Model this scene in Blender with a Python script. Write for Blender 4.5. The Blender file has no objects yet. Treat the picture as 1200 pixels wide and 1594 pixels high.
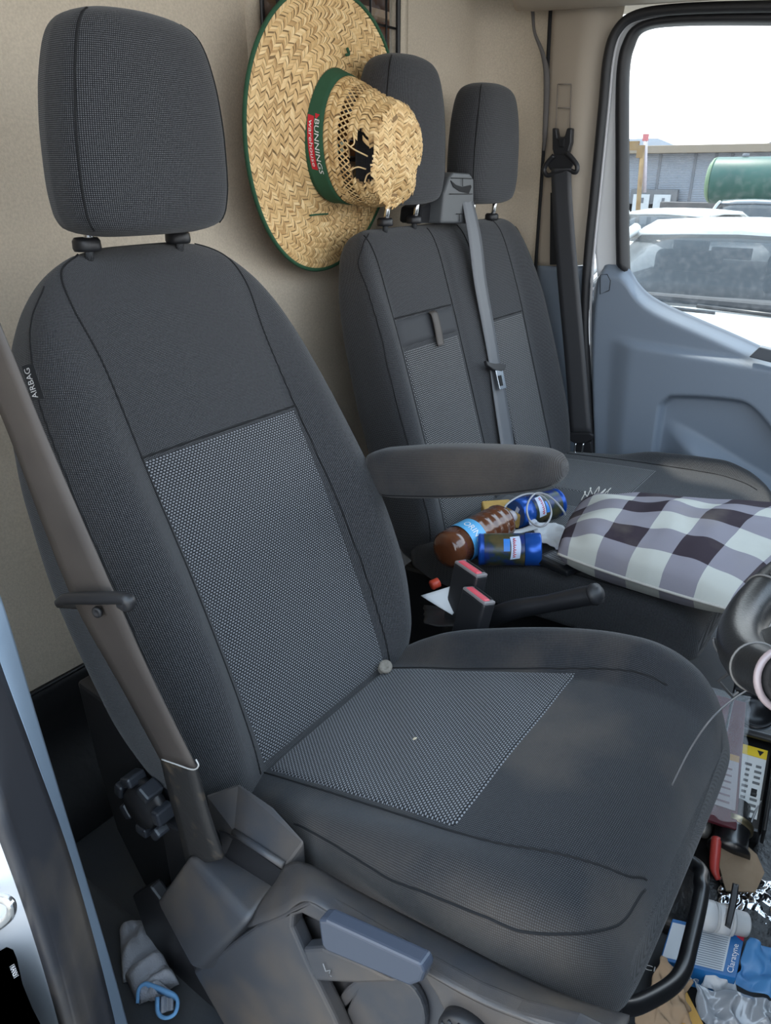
import bpy, bmesh, math, random
import numpy as np
from mathutils import Vector, Matrix
random.seed(7)
rng = np.random.default_rng(7)
S = bpy.context.scene
COL = S.collection
# ------------------------------------------------------------------ camera, sky, sun, exposure
FPX, YAW, PITCH = 1150.0, math.radians(36.0), math.atan(527 / 1150.0)
CAM = np.array([1.22, -0.68, 1.20])
cam_d = bpy.data.cameras.new('camera'); cam = bpy.data.objects.new('camera', cam_d); COL.objects.link(cam)
cam_d.sensor_fit = 'VERTICAL'; cam_d.sensor_height = 24.0; cam_d.lens = FPX * 24.0 / 1594.0
cam_d.clip_start = 0.02; cam_d.clip_end = 500
cam.location = CAM; cam.rotation_euler = (math.pi / 2 - PITCH, 0, YAW)
S.camera = cam
S.view_settings.view_transform = 'Standard'; S.view_settings.look = 'None'
S.view_settings.gamma = 1.0; S.view_settings.use_curve_mapping = False
S.view_settings.exposure = 1.25
W = bpy.data.worlds.new('sky'); S.world = W; W.use_nodes = True
wn = W.node_tree; wn.nodes.clear()
wo = wn.nodes.new('ShaderNodeOutputWorld'); wb = wn.nodes.new('ShaderNodeBackground')
tc = wn.nodes.new('ShaderNodeTexCoord'); sp = wn.nodes.new('ShaderNodeSeparateXYZ'); cr = wn.nodes.new('ShaderNodeValToRGB')
wn.links.new(tc.outputs['Generated'], sp.inputs[0]); wn.links.new(sp.outputs['Z'], cr.inputs[0])
cr.color_ramp.elements[0].position = 0.0; cr.color_ramp.elements[0].color = (1.0, 0.99, 0.97, 1)
cr.color_ramp.elements[1].position = 0.6; cr.color_ramp.elements[1].color = (0.62, 0.80, 1.0, 1)
wn.links.new(cr.outputs[0], wb.inputs[0]); wb.inputs[1].default_value = 1.5
wn.links.new(wb.outputs[0], wo.inputs[0])
sd = bpy.data.lights.new('sun', 'SUN'); sd.energy = 3.0; sd.angle = math.radians(3); sd.color = (1.0, 0.93, 0.82)
sun = bpy.data.objects.new('sun', sd); COL.objects.link(sun)
sun.rotation_euler = (math.radians(25.5), 0, math.radians(234.5))

# ------------------------------------------------------------------ pixel rays -> points on real planes
_F = np.array([-math.sin(YAW) * math.cos(PITCH), math.cos(YAW) * math.cos(PITCH), -math.sin(PITCH)])
_R = np.array([math.cos(YAW), math.sin(YAW), 0.0]); _U = np.cross(_R, _F)
def ray(x, y): return _F * FPX + _R * (x - 600) - _U * (y - 797)
def PX(x, y, X): d = ray(x, y); return CAM + d * ((X - CAM[0]) / d[0])
def PY(x, y, Y): d = ray(x, y); return CAM + d * ((Y - CAM[1]) / d[1])
def PZ(x, y, Z): d = ray(x, y); return CAM + d * ((Z - CAM[2]) / d[2])
def PN(x, y, P0, n): d = ray(x, y); return CAM + d * (((np.asarray(P0) - CAM) @ n) / (d @ n))
A = lambda *a: np.array(a, float)
def unit(v): v = np.asarray(v, float); return v / np.linalg.norm(v)

# ------------------------------------------------------------------ mesh helpers
def link(o, parent=None):
    COL.objects.link(o)
    if parent is not None:
        o.parent = parent
        if parent.type == 'EMPTY': o.matrix_parent_inverse = Matrix.Translation(-Vector(parent['_o']))
    return o
def obj(name, verts, faces, mat, parent=None, uv=None, smooth=True, bevel=0, solid=0, sub=0, seg=2, off=0, ang=0.6):
    me = bpy.data.meshes.new(name)
    me.from_pydata([tuple(map(float, v)) for v in verts], [], [tuple(map(int, f)) for f in faces])
    me.materials.append(mat)
    if uv is not None:
        l = me.uv_layers.new(name='UVMap')
        idx = np.empty(len(me.loops), dtype=np.int32); me.loops.foreach_get('vertex_index', idx)
        l.data.foreach_set('uv', np.asarray(uv, np.float32)[idx].ravel())
    me.validate(); me.update()
    if smooth: me.polygons.foreach_set('use_smooth', [True] * len(me.polygons))
    o = bpy.data.objects.new(name, me); link(o, parent)
    if solid: m = o.modifiers.new('solid', 'SOLIDIFY'); m.thickness = solid; m.offset = off
    if bevel:
        m = o.modifiers.new('bevel', 'BEVEL'); m.width = bevel; m.segments = seg; m.limit_method = 'ANGLE'; m.angle_limit = ang
        if smooth: m.harden_normals = False
    if sub: m = o.modifiers.new('sub', 'SUBSURF'); m.levels = sub; m.render_levels = sub
    return o
def thing(name, label, cat, loc, group=None):
    o = bpy.data.objects.new(name, None); COL.objects.link(o); o.location = tuple(map(float, loc)); o['_o'] = [float(c) for c in loc]
    o.empty_display_size = 0.02
    tag(o, label, cat, group); return o
def tag(o, label, cat, group=None, kind=None):
    o['label'] = label; o['category'] = cat
    if group: o['group'] = group
    if kind: o['kind'] = kind
    return o
def struct(o, label=None):
    o['kind'] = 'structure'
    if label: o['label'] = label
    return o
def fixnormals(o):
    bm = bmesh.new(); bm.from_mesh(o.data); bmesh.ops.recalc_face_normals(bm, faces=bm.faces); bm.to_mesh(o.data); bm.free(); return o
def loft(name, rings, mat, parent=None, closed=True, cap=True, uvU=None, uvV=None, **k):
    rings = np.asarray(rings, float); m, n = rings.shape[:2]
    nn = n + 1 if closed else n
    V = np.concatenate([rings, rings[:, :1]], axis=1) if closed else rings
    mid = V[m // 2]
    if uvU is None: uvU = np.concatenate([[0], np.cumsum(np.linalg.norm(np.diff(mid, axis=0), axis=1))])
    if uvV is None:
        c = V.mean(axis=1); uvV = np.concatenate([[0], np.cumsum(np.linalg.norm(np.diff(c, axis=0), axis=1))])
    if isinstance(uvV, str): uvV = np.concatenate([np.zeros((1, nn)), np.cumsum(np.linalg.norm(np.diff(V, axis=0), axis=2), axis=0)])
    uv = np.stack(np.broadcast_arrays(np.asarray(uvU)[None, :] if np.ndim(uvU) == 1 else uvU, np.asarray(uvV)[:, None] if np.ndim(uvV) == 1 else uvV), -1).reshape(-1, 2)
    F = [(j * nn + i, j * nn + i + 1, (j + 1) * nn + i + 1, (j + 1) * nn + i) for j in range(m - 1) for i in range(nn - 1)]
    verts = list(V.reshape(-1, 3)); uv = list(uv)
    if cap and closed:
        for j, fl in ((0, True), (m - 1, False)):
            b = len(verts); verts.append(V[j, :-1].mean(axis=0)); uv.append(uv[j * nn])
            for i in range(nn - 1):
                a, c = j * nn + i, j * nn + i + 1
                F.append((c, a, b) if fl else (a, c, b))
    o = obj(name, verts, F, mat, parent, uv=uv, **k)
    # weld the duplicated column while keeping the uv seam
    bm = bmesh.new(); bm.from_mesh(o.data); bmesh.ops.remove_doubles(bm, verts=bm.verts, dist=1e-6)
    bmesh.ops.recalc_face_normals(bm, faces=bm.faces); bm.to_mesh(o.data); bm.free()
    if k.get('smooth', True): o.data.polygons.foreach_set('use_smooth', [True] * len(o.data.polygons))
    return o
def grid(name, fn, nu, nv, mat, parent=None, uvfn=None, **k):
    V, UV = [], []
    for j in range(nv + 1):
        for i in range(nu + 1):
            s, t = i / nu, j / nv
            V.append(fn(s, t)); UV.append(uvfn(s, t) if uvfn else (s, t))
    n = nu + 1
    F = [(j * n + i, j * n + i + 1, (j + 1) * n + i + 1, (j + 1) * n + i) for j in range(nv) for i in range(nu)]
    return obj(name, V, F, mat, parent, uv=UV, **k)
def smooth_path(P, n=40):
    P = np.asarray(P, float)
    if len(P) == 2: return np.array([P[0] + (P[1] - P[0]) * t for t in np.linspace(0, 1, n)])
    Q = np.vstack([2 * P[0] - P[1], P, 2 * P[-1] - P[-2]]); out = []
    seg = len(P) - 1
    for t in np.linspace(0, seg - 1e-9, n):
        i = int(t); f = t - i; a, b, c, d = Q[i:i + 4]
        out.append(.5 * ((2 * b) + (-a + c) * f + (2 * a - 5 * b + 4 * c - d) * f * f + (-a + 3 * b - 3 * c + d) * f ** 3))
    return np.array(out)
def tube(name, P, r, mat, parent=None, n=10, sm=0, closed=False, **k):
    P = np.asarray(P, float)
    if sm: P = smooth_path(P, sm)
    m = len(P); rr = np.broadcast_to(np.asarray(r, float), (m,)) if np.ndim(r) == 0 else np.interp(np.linspace(0, 1, m), np.linspace(0, 1, len(r)), r)
    T = np.gradient(P, axis=0)
    if closed: T = np.roll(P, -1, 0) - np.roll(P, 1, 0)
    T /= np.linalg.norm(T, axis=1)[:, None] + 1e-12
    up = A(0, 0, 1) if abs(T[0][2]) < .9 else A(0, 1, 0)
    N = unit(np.cross(up, T[0])); rings = []
    for i in range(m):
        N = unit(N - T[i] * (N @ T[i])); B = np.cross(T[i], N)
        rings.append([P[i] + rr[i] * (N * math.cos(a) + B * math.sin(a)) for a in np.linspace(0, 2 * math.pi, n, endpoint=False)])
    if closed: rings.append(rings[0])
    return loft(name, rings, mat, parent, cap=not closed, **k)
def ribbon(name, L, Rr, th, mat, parent=None, n=40, **k):
    """webbing between two edge polylines (given top to bottom)"""
    L = smooth_path(L, n); Rr = smooth_path(Rr, n); rings = []
    for i in range(n):
        a = L[max(i - 1, 0)]; b = L[min(i + 1, n - 1)]
        nn = unit(np.cross(b - a, Rr[i] - L[i])) * th / 2
        rings.append([L[i] + nn, L[i] + (Rr[i] - L[i]) * .25 + nn * 1.5, L[i] + (Rr[i] - L[i]) * .5 + nn, L[i] + (Rr[i] - L[i]) * .75 + nn * 1.5, Rr[i] + nn, Rr[i] - nn, L[i] - nn])
    w = float(np.linalg.norm(Rr[0] - L[0]))
    U = np.array([0, .25, .5, .75, 1, 1, 0, 0]) * w
    return loft(name, rings, mat, parent, uvU=U, **k)
def box(name, c, size, mat, parent=None, ax=None, bevel=.002, **k):
    """box centred at c with half axes ax (3 rows) or world axes"""
    c = np.asarray(c, float); h = np.asarray(size, float) / 2
    ax = np.eye(3) if ax is None else np.array([unit(a) for a in ax])
    V = [c + ax[0] * sx * h[0] + ax[1] * sy * h[1] + ax[2] * sz * h[2] for sz in (-1, 1) for sy in (-1, 1) for sx in (-1, 1)]
    F = [(0, 2, 3, 1), (4, 5, 7, 6), (0, 1, 5, 4), (2, 6, 7, 3), (0, 4, 6, 2), (1, 3, 7, 5)]
    uv = [(((v - c) @ ax[0]), ((v - c) @ ax[1])) for v in V]
    return fixnormals(obj(name, V, F, mat, parent, uv=uv, bevel=bevel, smooth=False, **k))
def prism(name, pts, d, mat, parent=None, bevel=.003, **k):
    """closed outline (3D, planar) extruded by vector d"""
    pts = [np.asarray(p, float) for p in pts]; n = len(pts); d = np.asarray(d, float)
    V = pts + [p + d for p in pts]
    F = [tuple(range(n)), tuple(range(2 * n - 1, n - 1, -1))] + [(i, (i + 1) % n, (i + 1) % n + n, i + n) for i in range(n)]
    k.setdefault('smooth', False)
    return fixnormals(obj(name, V, F, mat, parent, bevel=bevel, **k))
def lathe(name, O, axis, prof, mat, parent=None, n=40, ref=None, **k):
    """prof: list of (distance along axis, radius)"""
    axis = unit(axis); e1 = unit(np.cross(axis, ref if ref is not None else (A(0, 0, 1) if abs(axis[2]) < .9 else A(1, 0, 0)))); e2 = np.cross(axis, e1)
    O = np.asarray(O, float)
    rings = [[O + axis * h + max(r, 1e-4) * (e1 * math.cos(a) + e2 * math.sin(a)) for a in np.linspace(0, 2 * math.pi, n, endpoint=False)] for h, r in prof]
    return loft(name, rings, mat, parent, **k)
def text_mesh(s, size=1.0):
    cu = bpy.data.curves.new('t', 'FONT'); cu.body = s; cu.size = size; cu.resolution_u = 3
    o = bpy.data.objects.new('t', cu); COL.objects.link(o)
    dg = bpy.context.evaluated_depsgraph_get(); dg.update()
    me = bpy.data.meshes.new_from_object(o.evaluated_get(dg))
    V = np.array([v.co[:2] for v in me.vertices]); F = [tuple(p.vertices) for p in me.polygons]
    bpy.data.objects.remove(o); bpy.data.meshes.remove(me); bpy.data.curves.remove(cu)
    return V, F
def text(name, s, mat, parent, fn, width=None, height=None):
    """lay lettering on a surface: fn(x, y) with x in [0,width], y in [0,height]"""
    V, F = text_mesh(s); lo, hi = V.min(0), V.max(0)
    V = (V - lo) / (hi - lo) * np.array([width, height])
    return obj(name, [fn(x, y) for x, y in V], F, mat, parent, smooth=False)
def interp(tab, x):
    """smooth monotone table lookup"""
    t = np.asarray(tab, float); xs = t[:, 0]; i = int(np.clip(np.searchsorted(xs, x) - 1, 0, len(xs) - 2))
    f = np.clip((x - xs[i]) / (xs[i + 1] - xs[i]), 0, 1); h = xs[i + 1] - xs[i]; out = []
    for c in range(1, t.shape[1]):
        y = t[:, c]; d = np.diff(y) / np.diff(xs)
        def sl(k):
            if k == 0: return d[0]
            if k == len(xs) - 1: return d[-1]
            return 0.0 if d[k - 1] * d[k] <= 0 else 2 * d[k - 1] * d[k] / (d[k - 1] + d[k])
        m0, m1 = sl(i) * h, sl(i + 1) * h
        out.append((2 * f ** 3 - 3 * f * f + 1) * y[i] + (f ** 3 - 2 * f * f + f) * m0 + (-2 * f ** 3 + 3 * f * f) * y[i + 1] + (f ** 3 - f * f) * m1)
    return out if len(out) > 1 else out[0]
def sstep(x, a, b): t = np.clip((x - a) / (b - a), 0, 1); return t * t * (3 - 2 * t)

# ------------------------------------------------------------------ materials
MATS = {}
def M(name, col, rough=.55, metal=0., bump=None, var=None, spec=.5, alpha=None, trans=0., coat=0., emit=None, coord='Object', dust=None):
    if name in MATS: return MATS[name]
    m = bpy.data.materials.new(name); m.use_nodes = True; nt = m.node_tree; b = nt.nodes['Principled BSDF']
    b.inputs['Base Color'].default_value = (*col, 1); b.inputs['Roughness'].default_value = rough; b.inputs['Metallic'].default_value = metal
    b.inputs['Specular IOR Level'].default_value = spec; b.inputs['Transmission Weight'].default_value = trans; b.inputs['Coat Weight'].default_value = coat
    if alpha is not None: b.inputs['Alpha'].default_value = alpha
    t = nt.nodes.new('ShaderNodeTexCoord')
    def noise(scale, detail=4):
        n = nt.nodes.new('ShaderNodeTexNoise'); n.inputs['Scale'].default_value = scale; n.inputs['Detail'].default_value = detail
        nt.links.new(t.outputs[coord], n.inputs['Vector']); return n
    def mixc(fac, c1, c2):
        x = nt.nodes.new('ShaderNodeMix'); x.data_type = 'RGBA'
        nt.links.new(fac, x.inputs[0])
        for s, c in ((6, c1), (7, c2)):
            if isinstance(c, tuple): x.inputs[s].default_value = (*c, 1)
            else: nt.links.new(c, x.inputs[s])
        return x.outputs[2]
    def ramp(sock, lo, hi):
        r = nt.nodes.new('ShaderNodeMapRange'); r.inputs[1].default_value = lo; r.inputs[2].default_value = hi
        nt.links.new(sock, r.inputs[0]); return r.outputs[0]
    last = None
    if var:
        last = mixc(ramp(noise(var[0]).outputs['Fac'], .3, .7), col, var[1]); nt.links.new(last, b.inputs['Base Color'])
    if dust:
        last = mixc(ramp(noise(dust[0], 6).outputs['Fac'], dust[2], dust[3]), last if last is not None else col, dust[1]); nt.links.new(last, b.inputs['Base Color'])
    if bump:
        bp = nt.nodes.new('ShaderNodeBump'); bp.inputs['Strength'].default_value = bump[1]; bp.inputs['Distance'].default_value = bump[2] if len(bump) > 2 else .001
        nt.links.new(noise(bump[0], 3).outputs['Fac'], bp.inputs['Height']); nt.links.new(bp.outputs[0], b.inputs['Normal'])
    MATS[name] = m; return m
def weave(name, dark, light, pu, pv, kind='dot', thr=(.25, .7), rough=.9, dust=None, bstr=.5, side=False):
    """woven cloth from UV in metres; pu, pv the pitch; kind dot or dash"""
    m = bpy.data.materials.new(name); m.use_nodes = True; nt = m.node_tree; b = nt.nodes['Principled BSDF']; N = nt.nodes.new; L = nt.links.new
    b.inputs['Roughness'].default_value = rough; b.inputs['Specular IOR Level'].default_value = .2
    b.inputs['Sheen Weight'].default_value = .15; b.inputs['Sheen Roughness'].default_value = .5
    t = N('ShaderNodeTexCoord'); s = N('ShaderNodeSeparateXYZ'); L(t.outputs['UV'], s.inputs[0])
    def mth(op, a, c):
        n = N('ShaderNodeMath'); n.operation = op
        for i, x in enumerate((a, c)):
            if x is None: continue
            if isinstance(x, (int, float)): n.inputs[i].default_value = x
            else: L(x, n.inputs[i])
        return n.outputs[0]
    v = mth('MULTIPLY', s.outputs[1], 1 / pv); u = mth('MULTIPLY', s.outputs[0], 1 / pu)
    if kind == 'dash':
        row = mth('FLOOR', v, None); odd = mth('MULTIPLY', mth('MODULO', row, 2.0), .5); u = mth('ADD', u, odd)
    su = mth('ABSOLUTE', mth('SINE', mth('MULTIPLY', u, math.pi), None), None); sv = mth('ABSOLUTE', mth('SINE', mth('MULTIPLY', v, math.pi), None), None)
    h = mth('MULTIPLY', su, sv)
    r = N('ShaderNodeMapRange'); r.inputs[1].default_value = thr[0]; r.inputs[2].default_value = thr[1]; L(h, r.inputs[0])
    nz = N('ShaderNodeTexNoise'); nz.inputs['Scale'].default_value = 260; nz.inputs['Detail'].default_value = 2; L(t.outputs['UV'], nz.inputs['Vector'])
    k = mth('MULTIPLY', r.outputs[0], mth('ADD', mth('MULTIPLY', nz.outputs['Fac'], 1.2), .4))
    x = N('ShaderNodeMix'); x.data_type = 'RGBA'; L(k, x.inputs[0]); x.inputs[6].default_value = (*dark, 1); x.inputs[7].default_value = (*light, 1)
    out = x.outputs[2]
    if dust:
        n2 = N('ShaderNodeTexNoise'); n2.inputs['Scale'].default_value = dust[0]; n2.inputs['Detail'].default_value = 7; L(t.outputs['Object'], n2.inputs['Vector'])
        r2 = N('ShaderNodeMapRange'); r2.inputs[1].default_value = dust[2]; r2.inputs[2].default_value = dust[3]; r2.inputs[4].default_value = dust[4]; L(n2.outputs['Fac'], r2.inputs[0])
        fac2 = r2.outputs[0]
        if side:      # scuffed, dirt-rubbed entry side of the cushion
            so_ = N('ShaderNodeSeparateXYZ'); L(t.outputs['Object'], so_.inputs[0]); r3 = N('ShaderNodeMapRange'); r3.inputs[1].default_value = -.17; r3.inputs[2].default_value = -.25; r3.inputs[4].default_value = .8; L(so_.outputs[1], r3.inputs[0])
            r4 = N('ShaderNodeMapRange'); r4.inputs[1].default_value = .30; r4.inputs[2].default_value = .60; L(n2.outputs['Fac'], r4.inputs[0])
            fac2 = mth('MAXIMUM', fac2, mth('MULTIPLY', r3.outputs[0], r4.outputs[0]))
        x2 = N('ShaderNodeMix'); x2.data_type = 'RGBA'; L(fac2, x2.inputs[0]); L(out, x2.inputs[6]); x2.inputs[7].default_value = (*dust[1], 1); out = x2.outputs[2]
    L(out, b.inputs['Base Color'])
    bp = N('ShaderNodeBump'); bp.inputs['Strength'].default_value = bstr; bp.inputs['Distance'].default_value = .0006; L(h, bp.inputs['Height']); L(bp.outputs[0], b.inputs['Normal'])
    MATS[name] = m; return m

m_fab = weave('seat_fabric', (.0095, .0098, .0115), (.135, .136, .142), .0026, .0022, 'dot', (.32, .92))
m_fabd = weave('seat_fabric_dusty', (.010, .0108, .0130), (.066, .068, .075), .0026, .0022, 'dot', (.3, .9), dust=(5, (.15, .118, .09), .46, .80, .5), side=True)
m_ins = weave('insert_fabric', (.013, .0135, .0155), (.24, .245, .26), .0056, .0036, 'dash', (.35, .75))
m_insb = weave('bench_insert_fabric', (.016, .016, .018), (.22, .22, .222), .0060, .0046, 'dash', (.3, .75))
m_belt = M('belt_webbing', (.056, .046, .041), .55, bump=(900, .3, .0004), var=(14, (.072, .060, .052)))
m_beltg = M('belt_webbing_grey', (.115, .12, .13), .45, bump=(900, .3, .0004))
m_blk = M('black_plastic', (.016, .016, .018), .42, bump=(1400, .15, .0003))
m_trim = M('dark_grain_plastic', (.050, .053, .061), .34, bump=(1500, .5, .0004), dust=(9, (.115, .092, .072), .42, .80))  # tan mottle: dust plus warm ground light put into the colour
m_grey = M('grey_door_plastic', (.20, .24, .295), .5, bump=(1100, .3, .0003))
m_beige = M('beige_trim_plastic', (.44, .375, .30), .6, bump=(700, .1, .0003), var=(5, (.41, .35, .28)))
m_bulk = M('bulkhead_felt', (.56, .485, .385), .95, bump=(520, .8, .0012), var=(240, (.66, .575, .46)), spec=.1)
m_rub = M('black_rubber', (.018, .018, .02), .5)
m_rubd = M('dusty_rubber', (.035, .036, .042), .45, dust=(6, (.15, .12, .09), .5, .8))
m_steel = M('bright_steel', (.75, .76, .76), .22, metal=1.)
m_white = M('white_paint', (.60, .63, .67), .35, coat=.2)
m_text = M('white_print', (.85, .85, .85), .6)
m_red = M('red_plastic', (.62, .07, .09), .35)
m_dark = M('dark_recess', (.006, .006, .007), .8)
m_glass = M('window_glass', (.95, .98, .98), .0, trans=1.0, spec=.5)

def thin_glass():
    m = bpy.data.materials.new('door_glass'); m.use_nodes = True; nt = m.node_tree; nt.nodes.clear(); N = nt.nodes.new; L = nt.links.new
    o = N('ShaderNodeOutputMaterial'); tr = N('ShaderNodeBsdfTransparent'); gl = N('ShaderNodeBsdfGlossy'); df = N('ShaderNodeBsdfDiffuse'); m1 = N('ShaderNodeMixShader'); m2 = N('ShaderNodeMixShader'); fr = N('ShaderNodeFresnel')
    tr.inputs[0].default_value = (.93, .97, .97, 1); gl.inputs['Roughness'].default_value = .0; fr.inputs[0].default_value = 1.35
    t = N('ShaderNodeTexCoord'); nz = N('ShaderNodeTexNoise'); nz.inputs['Scale'].default_value = 60; nz.inputs['Detail'].default_value = 8; r = N('ShaderNodeMapRange')
    L(t.outputs['Object'], nz.inputs['Vector']); L(nz.outputs['Fac'], r.inputs[0]); r.inputs[1].default_value = .45; r.inputs[2].default_value = .95; r.inputs[3].default_value = .035; r.inputs[4].default_value = .3
    df.inputs[0].default_value = (.8, .82, .85, 1)
    L(fr.outputs[0], m1.inputs[0]); L(tr.outputs[0], m1.inputs[1]); L(gl.outputs[0], m1.inputs[2])
    L(r.outputs[0], m2.inputs[0]); L(m1.outputs[0], m2.inputs[1]); L(df.outputs[0], m2.inputs[2]); L(m2.outputs[0], o.inputs[0])
    MATS['door_glass'] = m; return m
m_pane = thin_glass()
# ================================================================== the van body
# ---- bulkhead: profile in plan, bent into the far corner, with a grille opening
OY0, OY1, OZ0, OZ1 = .565, 1.055, 1.22, 1.72
def bulk_profile(s):
    L1, L2 = 1.97, .17 * 1.2
    d = s * (L1 + L2 + .12)
    if d < L1 - .03: return A(0, -.52 + d)
    if d < L1 + L2:
        f = (d - L1 + .03) / (L2 + .03); a = f * math.pi / 2
        return A(.16 * (1 - math.cos(a)) * .75, 1.42 + .1 * math.sin(a))
    return A(.12 + (d - L1 - L2), 1.52)
V, F, UV = [], [], []
ss = list(np.linspace(0, 1, 93)); zs = list(np.linspace(.28, 1.8, 77))
n = len(ss)
for z in zs:
    for s_ in ss:
        p = bulk_profile(s_)
        wob = .002 * math.sin(9 * p[1] + 3 * z) + .0015 * math.sin(23 * z)
        dent = -.004 * math.exp(-((z - .76) / .006) ** 2) - .004 * math.exp(-((z - 1.31) / .01) ** 2) * sstep(p[1], -.6, -.1) * (1 - sstep(p[1], -.1, .3))
        V.append((p[0] + wob + dent, p[1], z))
for j in range(len(zs) - 1):
    for i in range(n - 1):
        yc = (bulk_profile(ss[i])[1] + bulk_profile(ss[i + 1])[1]) / 2; zc = (zs[j] + zs[j + 1]) / 2
        if OY0 < yc < OY1 and OZ0 < zc < OZ1 and bulk_profile(ss[i])[0] < .01: continue
        F.append((j * n + i, j * n + i + 1, (j + 1) * n + i + 1, (j + 1) * n + i))
wall_back = struct(obj('wall_back', V, F, m_bulk, solid=.02, off=-1), 'beige felt-covered bulkhead behind the seats')
# grille window in the bulkhead
m_grille = M('grille_black', (.012, .012, .013), .4)
rr = []
def rrect(y0, y1, z0, z1, r, n=7):
    P = []
    for cy, cz, a0 in ((y1 - r, z0 + r, -90), (y1 - r, z1 - r, 0), (y0 + r, z1 - r, 90), (y0 + r, z0 + r, 180)):
        for k in range(n): a = math.radians(a0 + 90 * k / (n - 1)); P.append((cy + r * math.cos(a), cz + r * math.sin(a)))
    return P
fo = rrect(OY0 - .03, OY1 + .03, OZ0 - .03, OZ1 + .03, .07); fi = rrect(OY0 + .012, OY1 - .012, OZ0 + .012, OZ1 - .012, .05)
Fr = [[A(x, p[0], p[1]) for p in q] for x, q in ((-.004, fo), (.006, fo), (.010, [((a[0] + b[0]) / 2, (a[1] + b[1]) / 2) for a, b in zip(fo, fi)]), (.006, fi), (-.02, fi))]
# bulkhead-coloured surround so the opening has rounded corners, then the black wire frame
win = struct(loft('window_1', Fr, m_bulk, cap=False), 'bulkhead window with a black wire grille over it')
tube('grille_frame', [A(.006, p[0], p[1]) for p in rrect(OY0 + .012, OY1 - .012, OZ0 + .012, OZ1 - .012, .05)], .006, m_grille, win, closed=True)
for y in np.arange(OY0 + .06, OY1 - .02, .062): tube('grille_wire', [A(.004, y, OZ0 + .012), A(.004, y, OZ1 - .012)], .0028, m_grille, win, n=6)
for z in np.arange(OZ0 + .05, OZ1 - .02, .062): tube('grille_wire', [A(.0, OY0 + .012, z), A(.0, OY1 - .012, z)], .0028, m_grille, win, n=6)
obj('pane', [(-.012, OY0, OZ0), (-.012, OY1, OZ0), (-.012, OY1, OZ1), (-.012, OY0, OZ1)], [(0, 1, 2, 3)], m_pane, win, smooth=False)
# timber shelving in the cargo bay behind the grille
m_wood = M('orange_ply', (.42, .17, .045), .6, var=(14, (.34, .13, .035)), bump=(60, .2, .001))
m_wood2 = M('pale_ply', (.50, .33, .17), .6, var=(20, (.40, .26, .13)))
shelf = thing('timber_shelf', 'orange-brown timber shelf unit behind the bulkhead grille', 'shelf', (-.35, .9, .9))
box('back_board', (-.52, .85, 1.5), (.02, 1.3, 1.3), m_wood, shelf)
box('side_board', (-.33, .50, 1.5), (.38, .02, 1.3), m_wood, shelf); box('side_board', (-.33, 1.24, 1.5), (.38, .02, 1.3), m_wood, shelf)
for z in (1.18, 1.38, 1.58, 1.76): box('shelf_board', (-.33, .87, z), (.38, .72, .018), m_wood2, shelf)
for y in (.74, 1.0): box('divider', (-.36, y, 1.47), (.32, .016, .57), m_wood, shelf)
cb = box('cargo_box', (-.28, .93, 1.235), (.24, .20, .09), M('green_carton', (.55, .60, .45), .6)); tag(cb, 'pale green carton on the timber shelf behind the grille', 'carton')
struct(box('wall_cargo', (-1.2, .5, 1.2), (.03, 2.4, 2.0), M('cargo_grey', (.4, .4, .4), .7), bevel=0), 'grey lining of the cargo bay behind the bulkhead')
# ---- lower black kick panel below the bulkhead
kick = grid('trim_1', lambda s, t: A(.0 + .03 * math.sin(t * 9) * .3 + (.10 * sstep(t, .25, 1)), -.50 + 1.9 * s, .30 - .31 * t), 60, 16, M('black_floor_liner', (.016, .016, .017), .38, bump=(30, .4, .004)), solid=.01)
struct(kick, 'black moulded kick panel below the bulkhead')
tube('trim_edge', [A(.006, -.5, .297), A(.006, 1.4, .297)], .004, m_blk, kick)
# ---- floor
m_mat = M('grey_rubber_mat', (.030, .034, .040), .7, bump=(160, .4, .001), dust=(5, (.06, .056, .05), .5, .9))
struct(grid('floor', lambda s, t: A(.08 + 1.75 * s, -.42 + 1.95 * t, .003 * math.sin(18 * s) * math.sin(15 * t)), 40, 40, m_mat, solid=.02, off=-1), 'dark grey rubber cab floor mat')
struct(grid('trim_9', lambda s, t: A(.10 + .62 * s, -.42 + .19 * t, .085 * min(1, 8 * (1 - t)) + .002 * math.sin(14 * s)), 24, 16, m_mat, solid=.004, off=-1), 'raised dark door sill step beside the driver seat')
# ---- ceiling, header rail, front scuttle (ceiling and scuttle unseen, added to shade the cab)
m_head = M('headliner', (.50, .46, .42), .9, bump=(600, .2, .0005))
struct(box('ceiling', (.02, .52, 1.81), (2.66, 2.10, .03), m_head, bevel=.004), 'unseen pale grey headliner added to shade cab and cargo bay')  # unseen roof, carried back over the cargo bay to keep sun out
def header_ring(x):
    h = interp([(.12, .0), (.16, 1), (.24, 1.0), (2.0, 1.0)], x); z0 = 1.592 - .05 * (x - .14)
    P = []
    for k in range(13):
        a = -math.pi / 2 + math.pi * k / 12 - math.pi / 2
        P.append(A(x, 1.42 + .16 * math.cos(a) * max(h, .25), z0 + .09 + .09 * math.sin(a) * 1.0))
    return P + [A(x, 1.56, z0 + .2), A(x, 1.56, z0)]
struct(loft('trim_2', [header_ring(x) for x in np.concatenate([np.linspace(.125, .2, 9), np.linspace(.25, 1.3, 12)])], m_beige), 'beige roof rail trim above the passenger door')
struct(grid('wall_front_blocker', lambda s, t: A(1.75 + .12 * t, -.42 + 1.95 * s, .0 + .78 * t), 10, 10, M('dash_grey', (.03, .032, .036), .6), solid=.03), 'unseen dark firewall added ahead of the seats to shade the footwell')  # unseen firewall, added to cut low front light in the footwell

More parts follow.
